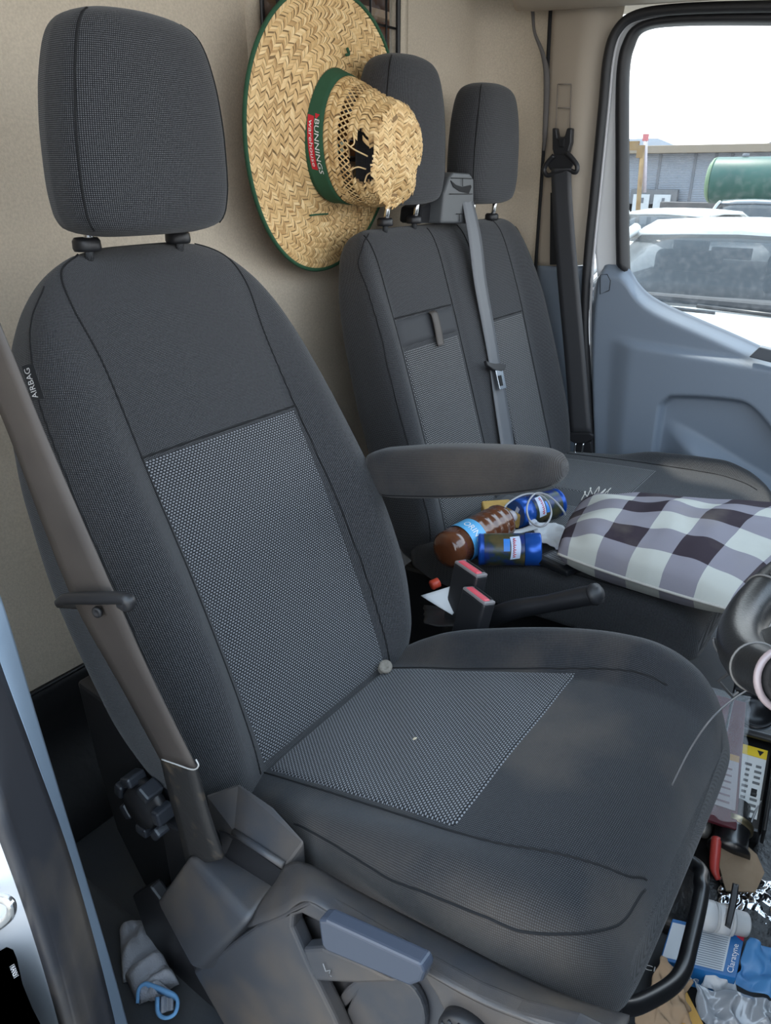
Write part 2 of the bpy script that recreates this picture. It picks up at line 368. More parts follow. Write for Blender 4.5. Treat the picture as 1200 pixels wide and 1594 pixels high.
def dash_ring(y): return [A(x, y, z) for x, z in ((1.80, .40), (1.62, .42), (1.52, .52), (1.48, .70), (1.50, .84), (1.56, .93), (1.66, .97), (1.85, .98), (2.0, .97), (2.0, .40))]
struct(loft('trim_8_blocker', [dash_ring(y) for y in np.linspace(-.44, 1.5, 12)], M('dash_plastic', (.03, .032, .036), .6, bump=(900, .3, .0004))), 'unseen dark dashboard added ahead of the seats to shade the footwell')  # unseen dashboard, added so less windscreen light reaches the floor
struct(box('wall_left_blocker', (.20, -.50, .9), (.52, .03, 1.8), m_beige, bevel=0), 'unseen side lining added to block light behind the near door pillar')  # unseen wall, added to stop light entering behind the pillar
nd = thing('door_2_blocker', 'unseen open driver door added beside the camera to shade the footwell', 'door', (1.62, -.50, 0)); nd['kind'] = 'structure'  # unseen door slab, added to block sky light from the near front
dv_ = unit(A(.22, -1, 0)); dn_ = unit(A(1, .22, 0))
prism('door_shell', [A(1.62, -.50, -.25), A(1.62, -.50, .92), A(1.62, -.50, .92) + dv_ * 1.0, A(1.62, -.50, -.25) + dv_ * 1.0], dn_ * .08, m_grey, nd, bevel=.01)
for a_, b_ in ((A(1.62, -.5, .92), A(1.50, -.5, 1.2) + dv_ * .15), (A(1.50, -.5, 1.2) + dv_ * .15, A(1.45, -.5, 1.66) + dv_ * .55), (A(1.45, -.5, 1.66) + dv_ * .55, A(1.62, -.5, 1.62) + dv_ * .98), (A(1.62, -.5, 1.62) + dv_ * .98, A(1.62, -.5, .92) + dv_ * 1.0)):
    tube('window_frame', [a_, b_], .025, m_rub, nd)
# ---- far B-pillar trim (upper beige, lower grey)
YP = 1.50
def px_line(pts, Y): return [PY(x, y, Y) for x, y in pts]
def strip(name, La, Lb, mat, parent=None, n=40, mid=None, thick=.006):
    a = smooth_path(La, n); b = smooth_path(Lb, n); m_ = 9; rings = []
    for i in range(n):
        row = []
        for k in range(m_):
            f = k / (m_ - 1); p = a[i] + (b[i] - a[i]) * f
            if mid: p = p + A(0, mid(f), 0)
            row.append(p)
        rings.append(row)
    return loft(name, rings, mat, parent, closed=False, cap=False, solid=thick, off=0)
up = struct(strip('trim_3', px_line([(862, -70), (853, 100), (848, 210), (840, 330), (834, 413)], YP), px_line([(985, -70), (956, 80), (938, 210), (922, 330), (917, 413)], YP), m_beige, mid=lambda f: -.03 * math.sin(min(f * 1.25, 1) * math.pi * .5) + .045 * sstep(f, .6, 1)), 'beige upper pillar trim between bulkhead and passenger door')
slot = px_line([(868, 131), (890, 131), (889, 205), (865, 205)], 1.462)
for P in ([(869, 131), (889, 131)], [(889, 131), (887, 203)], [(868, 131), (865, 203)], [(868, 168), (887, 168)]):
    tube('slot_line', px_line(P, 1.468), .0016, M('slot_brown', (.22, .19, .165), .7), up, n=6)
low = struct(strip('trim_4', px_line([(834, 413), (838, 520), (845, 640), (850, 760)], YP), px_line([(918, 413), (912, 520), (917, 620), (926, 760)], YP), m_grey, mid=lambda f: -.03 * math.sin(min(f * 1.2, 1) * math.pi * .5) + .03 * sstep(f, .7, 1)), 'grey lower pillar trim behind the far seat belt')
gap = struct(tube('trim_5', px_line([(858, 0), (853, 100), (848, 210), (840, 330), (833, 430)], 1.497), .006, m_dark, sm=40), 'dark gap between bulkhead lining and pillar trim')
tube('lining_edge', px_line([(825, -5), (829, 18), (832, 50), (845, 85), (851, 125), (848, 210), (846, 235)], 1.49), [.004, .005, .004, .006, .009, .007, .003], M('lining_edge_grey', (.13, .12, .115), .8), gap, sm=60)
# ---- passenger door: seal, painted frame, glass rubber, pane, inner panel
door = thing('door_1', 'grey passenger door with window, far side of the cab', 'door', (.9, 1.55, 0)); door['kind'] = 'structure'
SEAL = [(928, 760), (921, 690), (914, 590), (910, 500), (915, 400), (926, 290), (938, 170), (946, 90), (960, 48), (990, 24), (1060, 14), (1200, 10), (1320, 10)]
RUB = [(968, 430), (967, 400), (966, 300), (966, 200), (966, 120), (972, 75), (990, 45), (1020, 31), (1080, 28), (1200, 26), (1320, 28)]
tube('door_seal', px_line(SEAL, 1.475), .0125, m_rub, door, n=12, sm=90)
tube('seal_lip', px_line([(x + 9, y + (6 if x > 960 else 0)) for x, y in SEAL], 1.49), .004, M('painted_lip', (.62, .62, .64), .35), door, n=8, sm=90)
strip('window_frame', px_line([(930, 430), (925, 350), (935, 260), (944, 170), (953, 90), (966, 52), (995, 28), (1060, 16), (1200, 12), (1320, 12)], 1.505), px_line([(968, 440), (966, 350), (966, 260), (967, 170), (969, 110), (976, 74), (1000, 46), (1060, 36), (1200, 34), (1320, 34)], 1.515), M('door_paint', (.66, .67, .68), .35), door, n=60)
strip('glass_rubber', px_line([(962, 411), (961, 350), (961, 260), (961, 170), (963, 110), (971, 70), (992, 41), (1050, 27), (1200, 23), (1320, 24)], 1.495), px_line([(979, 430), (977, 350), (977, 260), (977, 170), (978, 110), (985, 74), (1003, 46), (1060, 37), (1200, 36), (1320, 38)], 1.51), m_rub, door, n=60, mid=lambda f: -.012 * math.sin(f * math.pi), thick=.012)
q = px_line([(950, 560), (1500, 560), (1500, 10), (950, 10)], 1.545)
obj('pane', q, [(0, 1, 2, 3)], m_pane, door, smooth=False)
TOP = [tuple(PY(x, y, 1.45)[[0, 2]]) for x, y in [(918, 432), (926, 418), (938, 414), (962, 416), (972, 424), (985, 444), (1003, 462), (1030, 478), (1080, 500), (1140, 526), (1200, 553), (1300, 590), (1400, 610)]]
XL, XR = TOP[0][0], TOP[-1][0]
def seg_d(p, a, b):
    a, b, p = np.array(a), np.array(b), np.array(p); t = np.clip((p - a) @ (b - a) / ((b - a) @ (b - a)), 0, 1); return np.linalg.norm(p - a - t * (b - a)), t
xz = lambda x, y: tuple(PY(x, y, 1.45)[[0, 2]])
G1, G2 = xz(968, 532), xz(1260, 582)
K1, K2, K3, K4 = xz(1006, 760), xz(1008, 612), xz(1150, 625), xz(1240, 720)
def door_panel(s, t):
    x = XL + (XR - XL) * s; zt = interp(TOP, x); z = zt + (.12 - zt) * t
    # left edge leans back toward the bottom
    xx = x + (1 - s) ** 6 * .09 * sstep(t, .1, 1)
    y = 1.462
    y += .05 * (1 - sstep(zt - z, 0, .035)) * .8           # rolled top edge
    y += .03 * (1 - sstep(s, 0, .03))
    zl = G1[1] + (G2[1] - G1[1]) * (x - G1[0]) / (G2[0] - G1[0])
    y += -.022 * sstep(zl - z, -.012, .012) * sstep(x, G1[0] - .05, G1[0] + .04)      # arm shelf stands proud below the crease
    # recessed map pocket area
    inside = sstep(x, K1[0] - .004, K1[0] + .01)
    zk = interp([(K1[0], K2[1] - .03), (K1[0] + .03, K2[1]), (K3[0], K3[1]), (K4[0], K4[1]), (XR + .1, K4[1] - .2)], x)
    y += .035 * inside * sstep(zk - z, -.008, .010)
    zd = K2[1] - .055 - .40 * (x - K1[0])
    y += -.045 * inside * sstep(zd - z, -.004, .05) * sstep(x, K1[0], K1[0] + .12)      # pocket lip rises again
    return A(xx, y, z)
grid('door_panel', door_panel, 130, 120, m_grey, door, solid=.012, off=1)
P = px_line([(934, 428), (945, 427), (950, 437), (948, 452), (934, 458)], 1.452)
tube('cover_line', P, .0012, m_dark, door, n=6, closed=True)
prism('door_pull', px_line([(1165, 556), (1182, 540), (1260, 560), (1260, 580)], 1.43), (0, .03, 0), M('door_pull_grey', (.09, .10, .115), .4), door)
# ---- near B-pillar seen at the lower left: trim strip, rubber seal, white paint
def pl(pts, Y): return smooth_path([PY(x, y, Y) for x, y in pts], 30)
E0 = pl([(-60, 780), (0, 925), (62, 1130), (135, 1370), (190, 1560), (240, 1760)], -.40)
E1 = pl([(-60, 850), (0, 1030), (55, 1180), (118, 1360), (180, 1594), (215, 1780)], -.425)
E2 = pl([(-60, 1150), (0, 1255), (25, 1320), (65, 1440), (100, 1570), (150, 1780)], -.485)
E3 = pl([(-260, 1150), (-200, 1300), (-160, 1400), (-110, 1500), (-60, 1600), (0, 1800)], -.52)
def multi(name, edges, mat, bulge=0, m_=13):
    rings = []
    for i in range(30):
        row = []
        for k in range(m_):
            f = k / (m_ - 1); p = edges[0][i] + (edges[1][i] - edges[0][i]) * f
            n_ = unit(A(.6, -.75, .25)); row.append(p + n_ * (bulge(f) if bulge else 0))
        rings.append(row)
    return loft(name, rings, mat, closed=False, cap=False, solid=.003 if 'wall' in name else .012, off=-1)
struct(multi('trim_6', (E0, E1), M('pillar_grey_blue', (.25, .32, .40), .5, bump=(900, .3, .0004)), lambda f: .004 * math.sin(f * math.pi)), 'blue-grey edge trim of the near door pillar')
struct(multi('trim_7', (E1, E2), m_rubd, lambda f: .006 * math.sin(f * math.pi) + .003 * math.sin(f * math.pi * 6)), 'black rubber door seal along the near pillar')
E2b = E2 + A(-.014, .003, 0)
np_ = struct(multi('wall_near', (E2b, E3), m_white, lambda f: .002 * math.sin(f * math.pi)), 'white painted near door pillar')
# striker and sticker on the painted pillar
tube('striker', [PY(-30, 1392, -.50), PY(8, 1400, -.505), PY(18, 1412, -.505), PY(10, 1432, -.505), PY(-30, 1460, -.50)], .0045, m_steel, np_, sm=24)
def stick(x, y): return PY(x, y, -.512)
pol = [(-40, 1478), (0, 1480), (10, 1474), (20, 1478), (25, 1490), (34, 1530), (48, 1565), (66, 1600), (95, 1680), (-40, 1680)]
prism('sticker', [stick(*p) for p in pol], (.001, .0, -.001), M('sticker_black', (.018, .018, .02), .35), np_, bevel=0)
def lay(o, ex, ey):
    o, ex, ey = map(np.asarray, (o, ex, ey)); return lambda x, y: o + ex * x + ey * y
so = PY(14, 1504, -.5165); sx = unit(PY(27, 1537, -.5165) - so); sy = unit(np.cross(unit(so - CAM), sx)); sy = sy if sy @ (PY(24, 1500, -.5165) - so) > 0 else -sy
text('sticker_text', 'TRANSIT', m_text, np_, lay(so, sx, sy), .0175, .0058)
icon = [(2, 1500), (7, 1511), (16, 1501), (19, 1492), (14, 1486), (6, 1491)]
prism('sticker_icon', [PY(*p, -.5165) for p in icon], (.0003, 0, -.0003), m_text, np_, bevel=0)
prism('sticker_icon', [PY(*p, -.517) for p in [(8, 1494), (14, 1490), (15, 1497), (10, 1503)]], (.0003, 0, -.0003), m_dark, np_, bevel=0)
prism('sticker_icon', [PY(*p, -.5165) for p in [(14, 1564), (18, 1557), (25, 1554), (32, 1558), (44, 1561), (48, 1567), (28, 1584), (34, 1600), (24, 1590), (16, 1578)]], (.0003, 0, -.0003), M('sticker_grey', (.5, .52, .54), .5), np_, bevel=0)
# ================================================================== seats
EY = A(0, 1, 0)
def resample(P, N):
    P = np.asarray(P); Q = np.vstack([P, P[:1]]); d = np.concatenate([[0], np.cumsum(np.linalg.norm(np.diff(Q, axis=0), axis=1))])
    t = np.linspace(0, d[-1], N, endpoint=False); return np.stack([np.interp(t, d, Q[:, k]) for k in range(Q.shape[1])], 1)
class Pad:
    """upholstered pad: sections across u at stations v; front surface w = front(u, v)"""
    def __init__(s, B, v, w, tab, bol, ne=4.5): s.B, s.v, s.w, s.tab, s.bol, s.ne = np.asarray(B), unit(v), unit(w), tab, bol, ne
    def at(s, u, v, w): return s.B + EY * u + s.v * v + s.w * w
    def par(s, v): return interp(s.tab, v)          # hw, u0, wf, wb
    def front(s, u, v):
        hw, u0, wf, wb = s.par(v); x = min(abs(u - u0) / hw, .9999); q = (1 - x ** s.ne) ** (1 / s.ne)
        return (wf + wb) / 2 + (wf - wb) / 2 * q + q * s.bol(u, v)
    def on(s, u, v, lift=0.): return s.at(u, v, s.front(u, v) + lift)
    def mesh(s, name, vs, mat, parent, N=170, **k):
        rings = []
        a = np.linspace(-math.pi / 2, 1.5 * math.pi, 1600, endpoint=False)
        for v in vs:
            hw, u0, wf, wb = s.par(v); c, q = np.cos(a), np.sin(a)
            e = 2 / s.ne; u = u0 + hw * np.sign(c) * np.abs(c) ** e; qq = np.sign(q) * np.abs(q) ** e
            w = (wf + wb) / 2 + (wf - wb) / 2 * qq
            w = w + np.where(qq > 0, qq * s.bol(u, v), 0)
            L = resample(np.stack([u, w], 1), N); rings.append([s.at(x, v, y) for x, y in L])
        return loft(name, rings, mat, parent, uvV='arc', **k)
    def panel(s, name, u0, u1, v0, v1, mat, parent, nu=40, nv=60, lift=.0022, edge=None):
        """shell sewn on the front surface; u0,u1 may be functions of v"""
        def fn(a, b):
            v = v0 + (v1 - v0) * b; ua = u0(v) if callable(u0) else u0; ub = u1(v) if callable(u1) else u1
            u = ua + (ub - ua) * a; e = min(a, 1 - a) * nu; f = min(b, 1 - b) * nv
            return s.on(u, v, lift if min(e, f) >= .99 else -.002)
        def uvf(a, b):
            v = v0 + (v1 - v0) * b; ua = u0(v) if callable(u0) else u0; ub = u1(v) if callable(u1) else u1
            return (ua + (ub - ua) * a + 2, v + 2)
        return grid(name, fn, nu, nv, mat, parent, uvfn=uvf)
    def seam(s, pts, parent, r=.0014, name='seam', n=60, mat=None):
        P = smooth_path([A(u, v, 0) for u, v in pts], n)
        return tube(name, [s.on(p[0], p[1], .0003) for p in P], r, mat or m_seam, parent, n=6)
m_seam = M('seam_thread', (.008, .008, .009), .9)

# ---------------- driver seat
seat = thing('driver_seat', 'black fabric driver seat with armrest, nearest the camera', 'car seat', (.75, .02, .0))
bt = math.radians(22.8)
def dbol(u, v): return interp([(0, .02), (.06, .045), (.2, .062), (.4, .045), (.58, .02), (.7, .004), (.78, 0)], v) * sstep(np.abs(u), .135, .205)
DB = Pad((.605, .02, .424), (-math.sin(bt), 0, math.cos(bt)), (math.cos(bt), 0, math.sin(bt)), [
    #  v     hw    u0   wf     wb
    (-.06, .200, 0, -.030, -.130), (-.03, .222, 0, -.008, -.145), (.0, .236, 0, .0, -.150), (.06, .252, 0, .004, -.172), (.15, .264, 0, .006, -.182), (.30, .268, 0, .006, -.185),
    (.45, .258, 0, .000, -.178), (.55, .244, 0, -.004, -.160), (.63, .222, 0, -.008, -.135), (.68, .197, 0, -.012, -.115), (.715, .168, 0, -.018, -.100), (.738, .138, 0, -.026, -.086),
    (.752, .105, 0, -.034, -.078), (.759, .065, 0, -.042, -.070)], dbol)
vs = list(np.linspace(-.06, .63, 60)) + list(np.linspace(.64, .759, 30))
back = DB.mesh('backrest', vs, m_fab, seat)
DB.panel('back_insert', lambda v: -.149 - .004 * v, lambda v: .149 - .004 * v, .004, .470, m_ins, back)
for sgn in (-1, 1):
    DB.seam([(sgn * .158, 0), (sgn * .157, .2), (sgn * .152, .40), (sgn * .148, .5), (sgn * .146, .6), (sgn * .152, .68), (sgn * .140, .728), (sgn * .1, .752)], back, n=90)
    DB.seam([(sgn * .228, -.02), (sgn * .244, .05), (sgn * .2575, .2), (sgn * .254, .40), (sgn * .24, .55), (sgn * .22, .63), (sgn * .196, .68), (sgn * .166, .715)], back, .0012, n=90)
DB.seam([(-.151, .472), (.148, .472)], back, .0016)
# airbag tag sewn in the near side seam
tq = [PY(34, 570, -.262), PY(52, 566, -.256), PY(69, 619, -.256), PY(51, 625, -.262)]
tg = obj('airbag_tag', tq, [(0, 1, 2, 3)], M('tag_grey', (.022, .024, .027), .7), seat, smooth=False, solid=.0008)
tn_ = unit(np.cross(tq[1] - tq[0], tq[3] - tq[0])); tn_ = tn_ if tn_ @ (CAM - tq[0]) > 0 else -tn_
text('tag_text', 'AIRBAG', m_text, tg, lambda x, y: (tq[3] * .42 + tq[2] * .58) + (tq[0] - tq[3]) * (.06 + .84 * x) + (tq[3] - tq[2]) * (.46 * y) + tn_ * .001, 1., 1.)
# headrest
def headrest(parent, C, hw, hd, h, mat, post_y, cap_z, post_x, lean=0., cap_off=0):
    """C bottom centre of the pad; rounded wedge, wider low, seamed front corners"""
    rings = []; N = 120; a = np.linspace(-math.pi / 2, 1.5 * math.pi, 1200, endpoint=False)
    tab = [(0, .62, .55), (.02, .80, .76), (.05, .91, .88), (.12, .975, .95), (.25, 1.0, 1.0), (.45, .985, 1.0), (.65, .93, .98), (.8, .85, .93), (.9, .765, .84), (.955, .66, .70), (.985, .52, .52), (1., .38, .34)]
    def sec(t):
        sw, sdp = interp(tab, t); ne = 4.6
        e = 2 / ne; u = hw * sw * np.sign(np.cos(a)) * np.abs(np.cos(a)) ** e; x = hd * sdp * np.sign(np.sin(a)) * np.abs(np.sin(a)) ** e
        x = np.where(x > 0, x + .012 * (1 - (u / (hw * sw + 1e-6)) ** 2), x)
        u = u * np.where(x < 0, 1 + .16 * x / hd, 1)
        return np.stack([u, x], 1), h * t
    ts = np.concatenate([np.linspace(0, .12, 10), np.linspace(.16, .85, 26), np.linspace(.87, 1, 14)])
    for t in ts:
        L, z = sec(t); L = resample(L, N); rings.append([A(C[0] + y + lean * t, C[1] + x, C[2] + z) for x, y in L])
    pad = loft('headrest', rings, mat, parent, uvV=ts * h)
    for sg in (-1, 1):
        P = []
        for t in np.linspace(.04, .975, 40):
            sw, sdp = interp(tab, t); ne = 4.6; uu = .93; P.append(A(C[0] + hd * sdp * (1 - uu ** ne) ** (1 / ne) + .012 * (1 - uu * uu) + lean * t + .0005, C[1] + sg * hw * sw * uu, C[2] + h * t))
        tube('seam', P, .0016, m_seam, pad, n=6)
    for y in post_y:
        tube('post', [A(post_x, y, cap_z - .02), A(post_x + .012, y, C[2] + .03)], .0062, m_steel, parent, n=12)
        cp = lathe('post_cap', A(post_x, y, cap_z - .006), A(0, 0, 1), [(0, .017), (.004, .0185), (.013, .018), (.017, .015), (.018, .0)], m_blk, parent, n=24)
    return pad
headrest(seat, A(.302, .008, 1.125), .126, .062, .255, m_fab, (-.072, .080), 1.112, .288, lean=.012)
# cushion
ct = math.radians(19.6)
def cbol(u, t):
    far = interp([(-.05, .03), (.1, .062), (.3, .062), (.42, .055), (.49, .040), (.53, .02)], t) * sstep(u, .16, .225)
    near = interp([(-.05, .0), (.1, .012), (.3, .018), (.42, .012), (.53, 0)], t) * sstep(-u, .165, .22)
    rip = .003 * np.sin((u * 30 + t * 44)) * sstep(t, .0, .1) * (1 - sstep(t, .25, .4)) * (1 - sstep(np.abs(u), .1, .17))
    return far + near + rip
DC = Pad((.605, .02, .424), (math.cos(ct), 0, math.sin(ct)), (-math.sin(ct), 0, math.cos(ct)), [
    (-.09, .17, .0, -.02, -.10), (-.03, .198, .005, -.006, -.12), (.0, .205, .010, .0, -.120), (.08, .218, .012, .002, -.125), (.14, .232, .010, .002, -.13), (.25, .248, .008, .002, -.140), (.36, .258, .006, .0, -.150), (.42, .260, .006, -.006, -.155),
    (.46, .256, .008, -.016, -.158), (.49, .248, .008, -.032, -.158), (.51, .234, .008, -.052, -.155), (.522, .214, .006, -.076, -.148), (.527, .188, .004, -.10, -.135)], cbol, ne=5)
ts_ = list(np.linspace(-.09, .41, 52)) + list(np.linspace(.42, .527, 34))
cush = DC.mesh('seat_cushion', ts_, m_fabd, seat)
DC.panel('cushion_insert', lambda v: -.147 - .07 * v, lambda v: .149 + .07 * v, .002, .345, m_ins, cush)
DC.seam([(-.150, .0), (-.165, .2), (-.175, .367), (-.156, .453), (-.128, .506), (-.100, .522)], cush, .0014, n=70)
DC.seam([(-.2125, .12), (-.236, .251), (-.246, .331), (-.246, .438), (-.224, .490), (-.177, .517), (-.11, .523)], cush, .0014, n=90)
DC.seam([(.150, 0), (.166, .2), (.176, .35), (.182, .43), (.18, .47)], cush)
# armrest on the far side
def arm_ring(f):
    a0, a1 = PY(612, 735, .27), PY(880, 728, .27)
    c = a0 + (a1 - a0) * f; d = unit(a1 - a0); up = unit(np.cross(d, EY)) * -1; up = up if up[2] > 0 else -up
    hz, hy = interp([(-.12, .036, .026), (0, .042, .028), (.3, .043, .03), (.7, .036, .03), (.9, .028, .028), (.97, .020, .022), (1.0, .010, .012)], f)
    return [c + up * hz * np.sign(math.sin(a)) * abs(math.sin(a)) ** .6 + EY * hy * np.sign(math.cos(a)) * abs(math.cos(a)) ** .6 for a in np.linspace(0, 2 * math.pi, 48, endpoint=False)]
fs_ = list(np.linspace(-.12, .85, 30)) + list(np.linspace(.88, 1, 10))
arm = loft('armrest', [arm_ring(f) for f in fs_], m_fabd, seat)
tube('seam', [arm_ring(f)[30] for f in np.linspace(-.05, .95, 30)], .0013, m_seam, arm, n=6)
# ---- seat base: plastic side shield, lip, anchor cover, tray, lever, dials, height wheel, front bar
def prismY(name, pts, Y, d, mat, parent=seat, bevel=.004, **k): return prism(name, [PY(x, y, Y) for x, y in pts], (0, d, 0), mat, parent, bevel=bevel, **k)
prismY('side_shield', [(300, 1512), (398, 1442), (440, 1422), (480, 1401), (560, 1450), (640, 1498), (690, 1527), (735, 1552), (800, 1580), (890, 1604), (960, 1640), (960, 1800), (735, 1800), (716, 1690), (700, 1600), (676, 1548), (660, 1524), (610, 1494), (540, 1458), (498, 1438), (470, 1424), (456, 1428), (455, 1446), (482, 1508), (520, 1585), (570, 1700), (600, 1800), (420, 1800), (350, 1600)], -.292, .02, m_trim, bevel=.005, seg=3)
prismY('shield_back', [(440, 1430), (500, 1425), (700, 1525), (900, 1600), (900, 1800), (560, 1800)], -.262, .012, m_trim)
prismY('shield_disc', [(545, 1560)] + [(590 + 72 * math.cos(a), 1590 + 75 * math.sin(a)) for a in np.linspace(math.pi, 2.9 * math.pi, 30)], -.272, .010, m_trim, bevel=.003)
def lipline(pts): return smooth_path([PY(x, y, Y) for x, y, Y in pts], 40)
La = lipline([(385, 1443, -.290), (436, 1424, -.291), (480, 1401, -.292), (560, 1450, -.292), (640, 1498, -.292), (735, 1552, -.292), (830, 1590, -.292), (960, 1640, -.29)])
Lb = lipline([(432, 1370, -.24), (446, 1345, -.238), (482, 1345, -.236), (560, 1388, -.234), (680, 1450, -.234), (800, 1512, -.234), (900, 1556, -.232), (980, 1580, -.23)])
rows = [[a + (b - a) * f + A(0, -.0, .008 * math.sin(f * math.pi)) for f in np.linspace(0, 1, 8)] for a, b in zip(La, Lb)]
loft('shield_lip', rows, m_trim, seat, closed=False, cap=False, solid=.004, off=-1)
# belt anchor cover behind the shield
def hull(name, pts, faces, mat, parent=seat, solid=.004, bevel=.004):
    return obj(name, [PY(x, y, Y) for x, y, Y in pts], faces, mat, parent, solid=solid, off=-1, bevel=bevel, smooth=False)
T1, T2, T3, T4 = PY(292, 1328, -.275), PY(347, 1322, -.232), PY(434, 1371, -.236), PY(388, 1441, -.293); S1, S2 = PY(300, 1514, -.306), PY(238, 1402, -.297)
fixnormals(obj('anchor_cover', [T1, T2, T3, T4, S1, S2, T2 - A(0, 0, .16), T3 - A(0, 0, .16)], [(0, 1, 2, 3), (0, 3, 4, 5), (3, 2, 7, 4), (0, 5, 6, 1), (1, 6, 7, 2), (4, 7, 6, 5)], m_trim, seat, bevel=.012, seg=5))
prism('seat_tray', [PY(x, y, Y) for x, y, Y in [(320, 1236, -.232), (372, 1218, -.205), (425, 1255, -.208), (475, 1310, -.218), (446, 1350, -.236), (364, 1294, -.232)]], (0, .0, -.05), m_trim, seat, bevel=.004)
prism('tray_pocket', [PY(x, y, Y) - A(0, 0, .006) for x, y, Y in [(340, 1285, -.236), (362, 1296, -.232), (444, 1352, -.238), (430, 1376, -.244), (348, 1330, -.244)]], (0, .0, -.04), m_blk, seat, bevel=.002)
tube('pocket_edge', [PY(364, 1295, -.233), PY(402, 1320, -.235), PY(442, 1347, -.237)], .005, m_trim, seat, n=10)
# under-seat box that carries the shields
prism('seat_box', [A(.50, -.24, .0), A(.50, -.24, .36), A(.70, -.24, .37), A(1.02, -.24, .43), A(1.02, -.24, .0)], (0, .5, 0), m_blk, seat)
prismY('shield_foot', [(235, 1480), (205, 1395), (232, 1380), (262, 1420), (310, 1520), (430, 1600), (560, 1720), (420, 1800), (330, 1640)], -.275, .02, m_blk)
prismY('recliner_cover', [(118, 1060), (200, 1120), (262, 1180), (296, 1300), (290, 1345), (250, 1390), (225, 1380), (180, 1290), (150, 1190)], -.222, .03, m_blk, bevel=.006)
# height lever
lv = prismY('lever', [(494, 1432), (506, 1433), (655, 1502), (661, 1516), (656, 1530), (638, 1537), (508, 1482), (499, 1470)], -.312, .018, M('lever_satin', (.055, .066, .092), .22), bevel=.004, seg=3)
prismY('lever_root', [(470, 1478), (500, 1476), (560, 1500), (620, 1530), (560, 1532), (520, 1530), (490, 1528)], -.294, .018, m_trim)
tube('lever_mark', [PY(x, y, -.296) for x, y in [(503, 1500), (507, 1512), (514, 1510), (512, 1518), (516, 1520)]], .0006, M('mark_grey', (.3, .3, .3), .6), lv, n=5)
# recline dial with lugs
def dial(c, r, name='recline_dial', lugs=7):
    d = lathe(name, c, A(0, -1, 0), [(0, r * .95), (.012, r), (.014, r * .8), (.026, r * .7), (.028, 0)], m_blk, seat, n=36)
    for k in range(lugs):
        a = 2 * math.pi * k / lugs + .2; q = c + A(math.cos(a) * r, -.012, math.sin(a) * r)
        box('dial_lug', q, (.016, .030, .024), M('dial_edge', (.030, .033, .040), .3), d, ax=(A(math.cos(a), 0, math.sin(a)), EY, A(-math.sin(a), 0, math.cos(a))), bevel=.004)
dial(PY(236, 1244, -.232), .043)
hw_ = lathe('lumbar_wheel', PY(735, 1606, -.29), A(0, -1, 0), [(0, .030), (.012, .030), (.016, .026), (.017, 0)], m_blk, seat, n=36)
for k in range(14):
    a = 2 * math.pi * k / 14; box('wheel_stud', PY(735, 1606, -.29) + A(.025 * math.cos(a), -.016, .025 * math.sin(a)), (.005, .004, .005), m_blk, hw_, bevel=.0015)
# black tube bar under the front of the cushion
tube('slide_bar', [A(1.0, -.17, .36), PZ(930, 1566, .35), PZ(958, 1569, .335), PZ(992, 1564, .32), PZ(1040, 1538, .30), PZ(1062, 1512, .29), PZ(1074, 1470, .285), PZ(1090, 1400, .28), PZ(1091, 1375, .28), PZ(1080, 1345, .27), A(1.03, .22, .27), A(.95, .22, .28)], .0105, M('bar_black', (.012, .012, .013), .28), seat, n=14, sm=120)
# ---------------- passenger bench
bench = thing('passenger_bench', 'black fabric two-place passenger bench against the bulkhead', 'car seat', (.6, 1.0, 0))
ba = math.radians(18)
def bbol(u, v):
    e = interp([(0, .02), (.15, .035), (.45, .03), (.62, .012), (.72, 0)], v) * (sstep(-u, .325, .385) + sstep(u, .27, .36))
    c = .008 * (1 - sstep(np.abs(u + .005), .03, .08)) * (1 - sstep(v, .6, .7))
    return e + c
BB = Pad((.421, 1.005, .432), (-math.sin(ba), 0, math.cos(ba)), (math.cos(ba), 0, math.sin(ba)), [
    (-.06, .37, 0, -.03, -.12), (-.02, .392, 0, -.004, -.135), (.06, .405, 0, .0, -.14), (.3, .410, 0, .0, -.138), (.45, .406, 0, .0, -.13), (.56, .396, .003, -.003, -.122), (.62, .382, .006, -.006, -.116), (.66, .366, .008, -.012, -.11), (.685, .348, .01, -.022, -.10), (.698, .328, .01, -.034, -.088), (.704, .305, .01, -.048, -.074)], bbol, ne=6)
vs = list(np.linspace(-.06, .6, 44)) + list(np.linspace(.61, .704, 24))
bback = BB.mesh('backrest', vs, m_fab, bench, N=220)
I1a, I1b, I2a, I2b = -.333, -.100, .058, .250
BB.panel('back_insert', I1a, I1b, .0, .432, m_insb, bback, nu=30, nv=50)
BB.panel('back_insert', I2a, I2b, .0, .437, m_insb, bback, nu=30, nv=50)
pn = BB.panel('table_latch_panel', I1a - .002, I1b + .004, .436, .500, M('latch_grey', (.030, .031, .035), .7, bump=(900, .3, .0004)), bback, nu=20, nv=8, lift=.004)
for u in (I1a - .006, I1b + .007, I2a - .006, I2b + .006):
    BB.seam([(u, .0), (u, .3), (u, .5), (u * .98, .62), (u * .97, .67), (u * .96, .69)], bback, n=70)
BB.seam([(I1a, .503), (I1b, .503)], bback, .002); BB.seam([(I2a, .44), (I2b, .44)], bback, .0016)
BB.seam([(-.392, .0), (-.402, .2), (-.402, .4), (-.39, .55), (-.372, .63), (-.345, .67), (-.31, .692)], bback, .0014)
BB.seam([(.392, .0), (.402, .2), (.402, .4), (.39, .55), (.38, .63), (.355, .67)], bback, .0014)
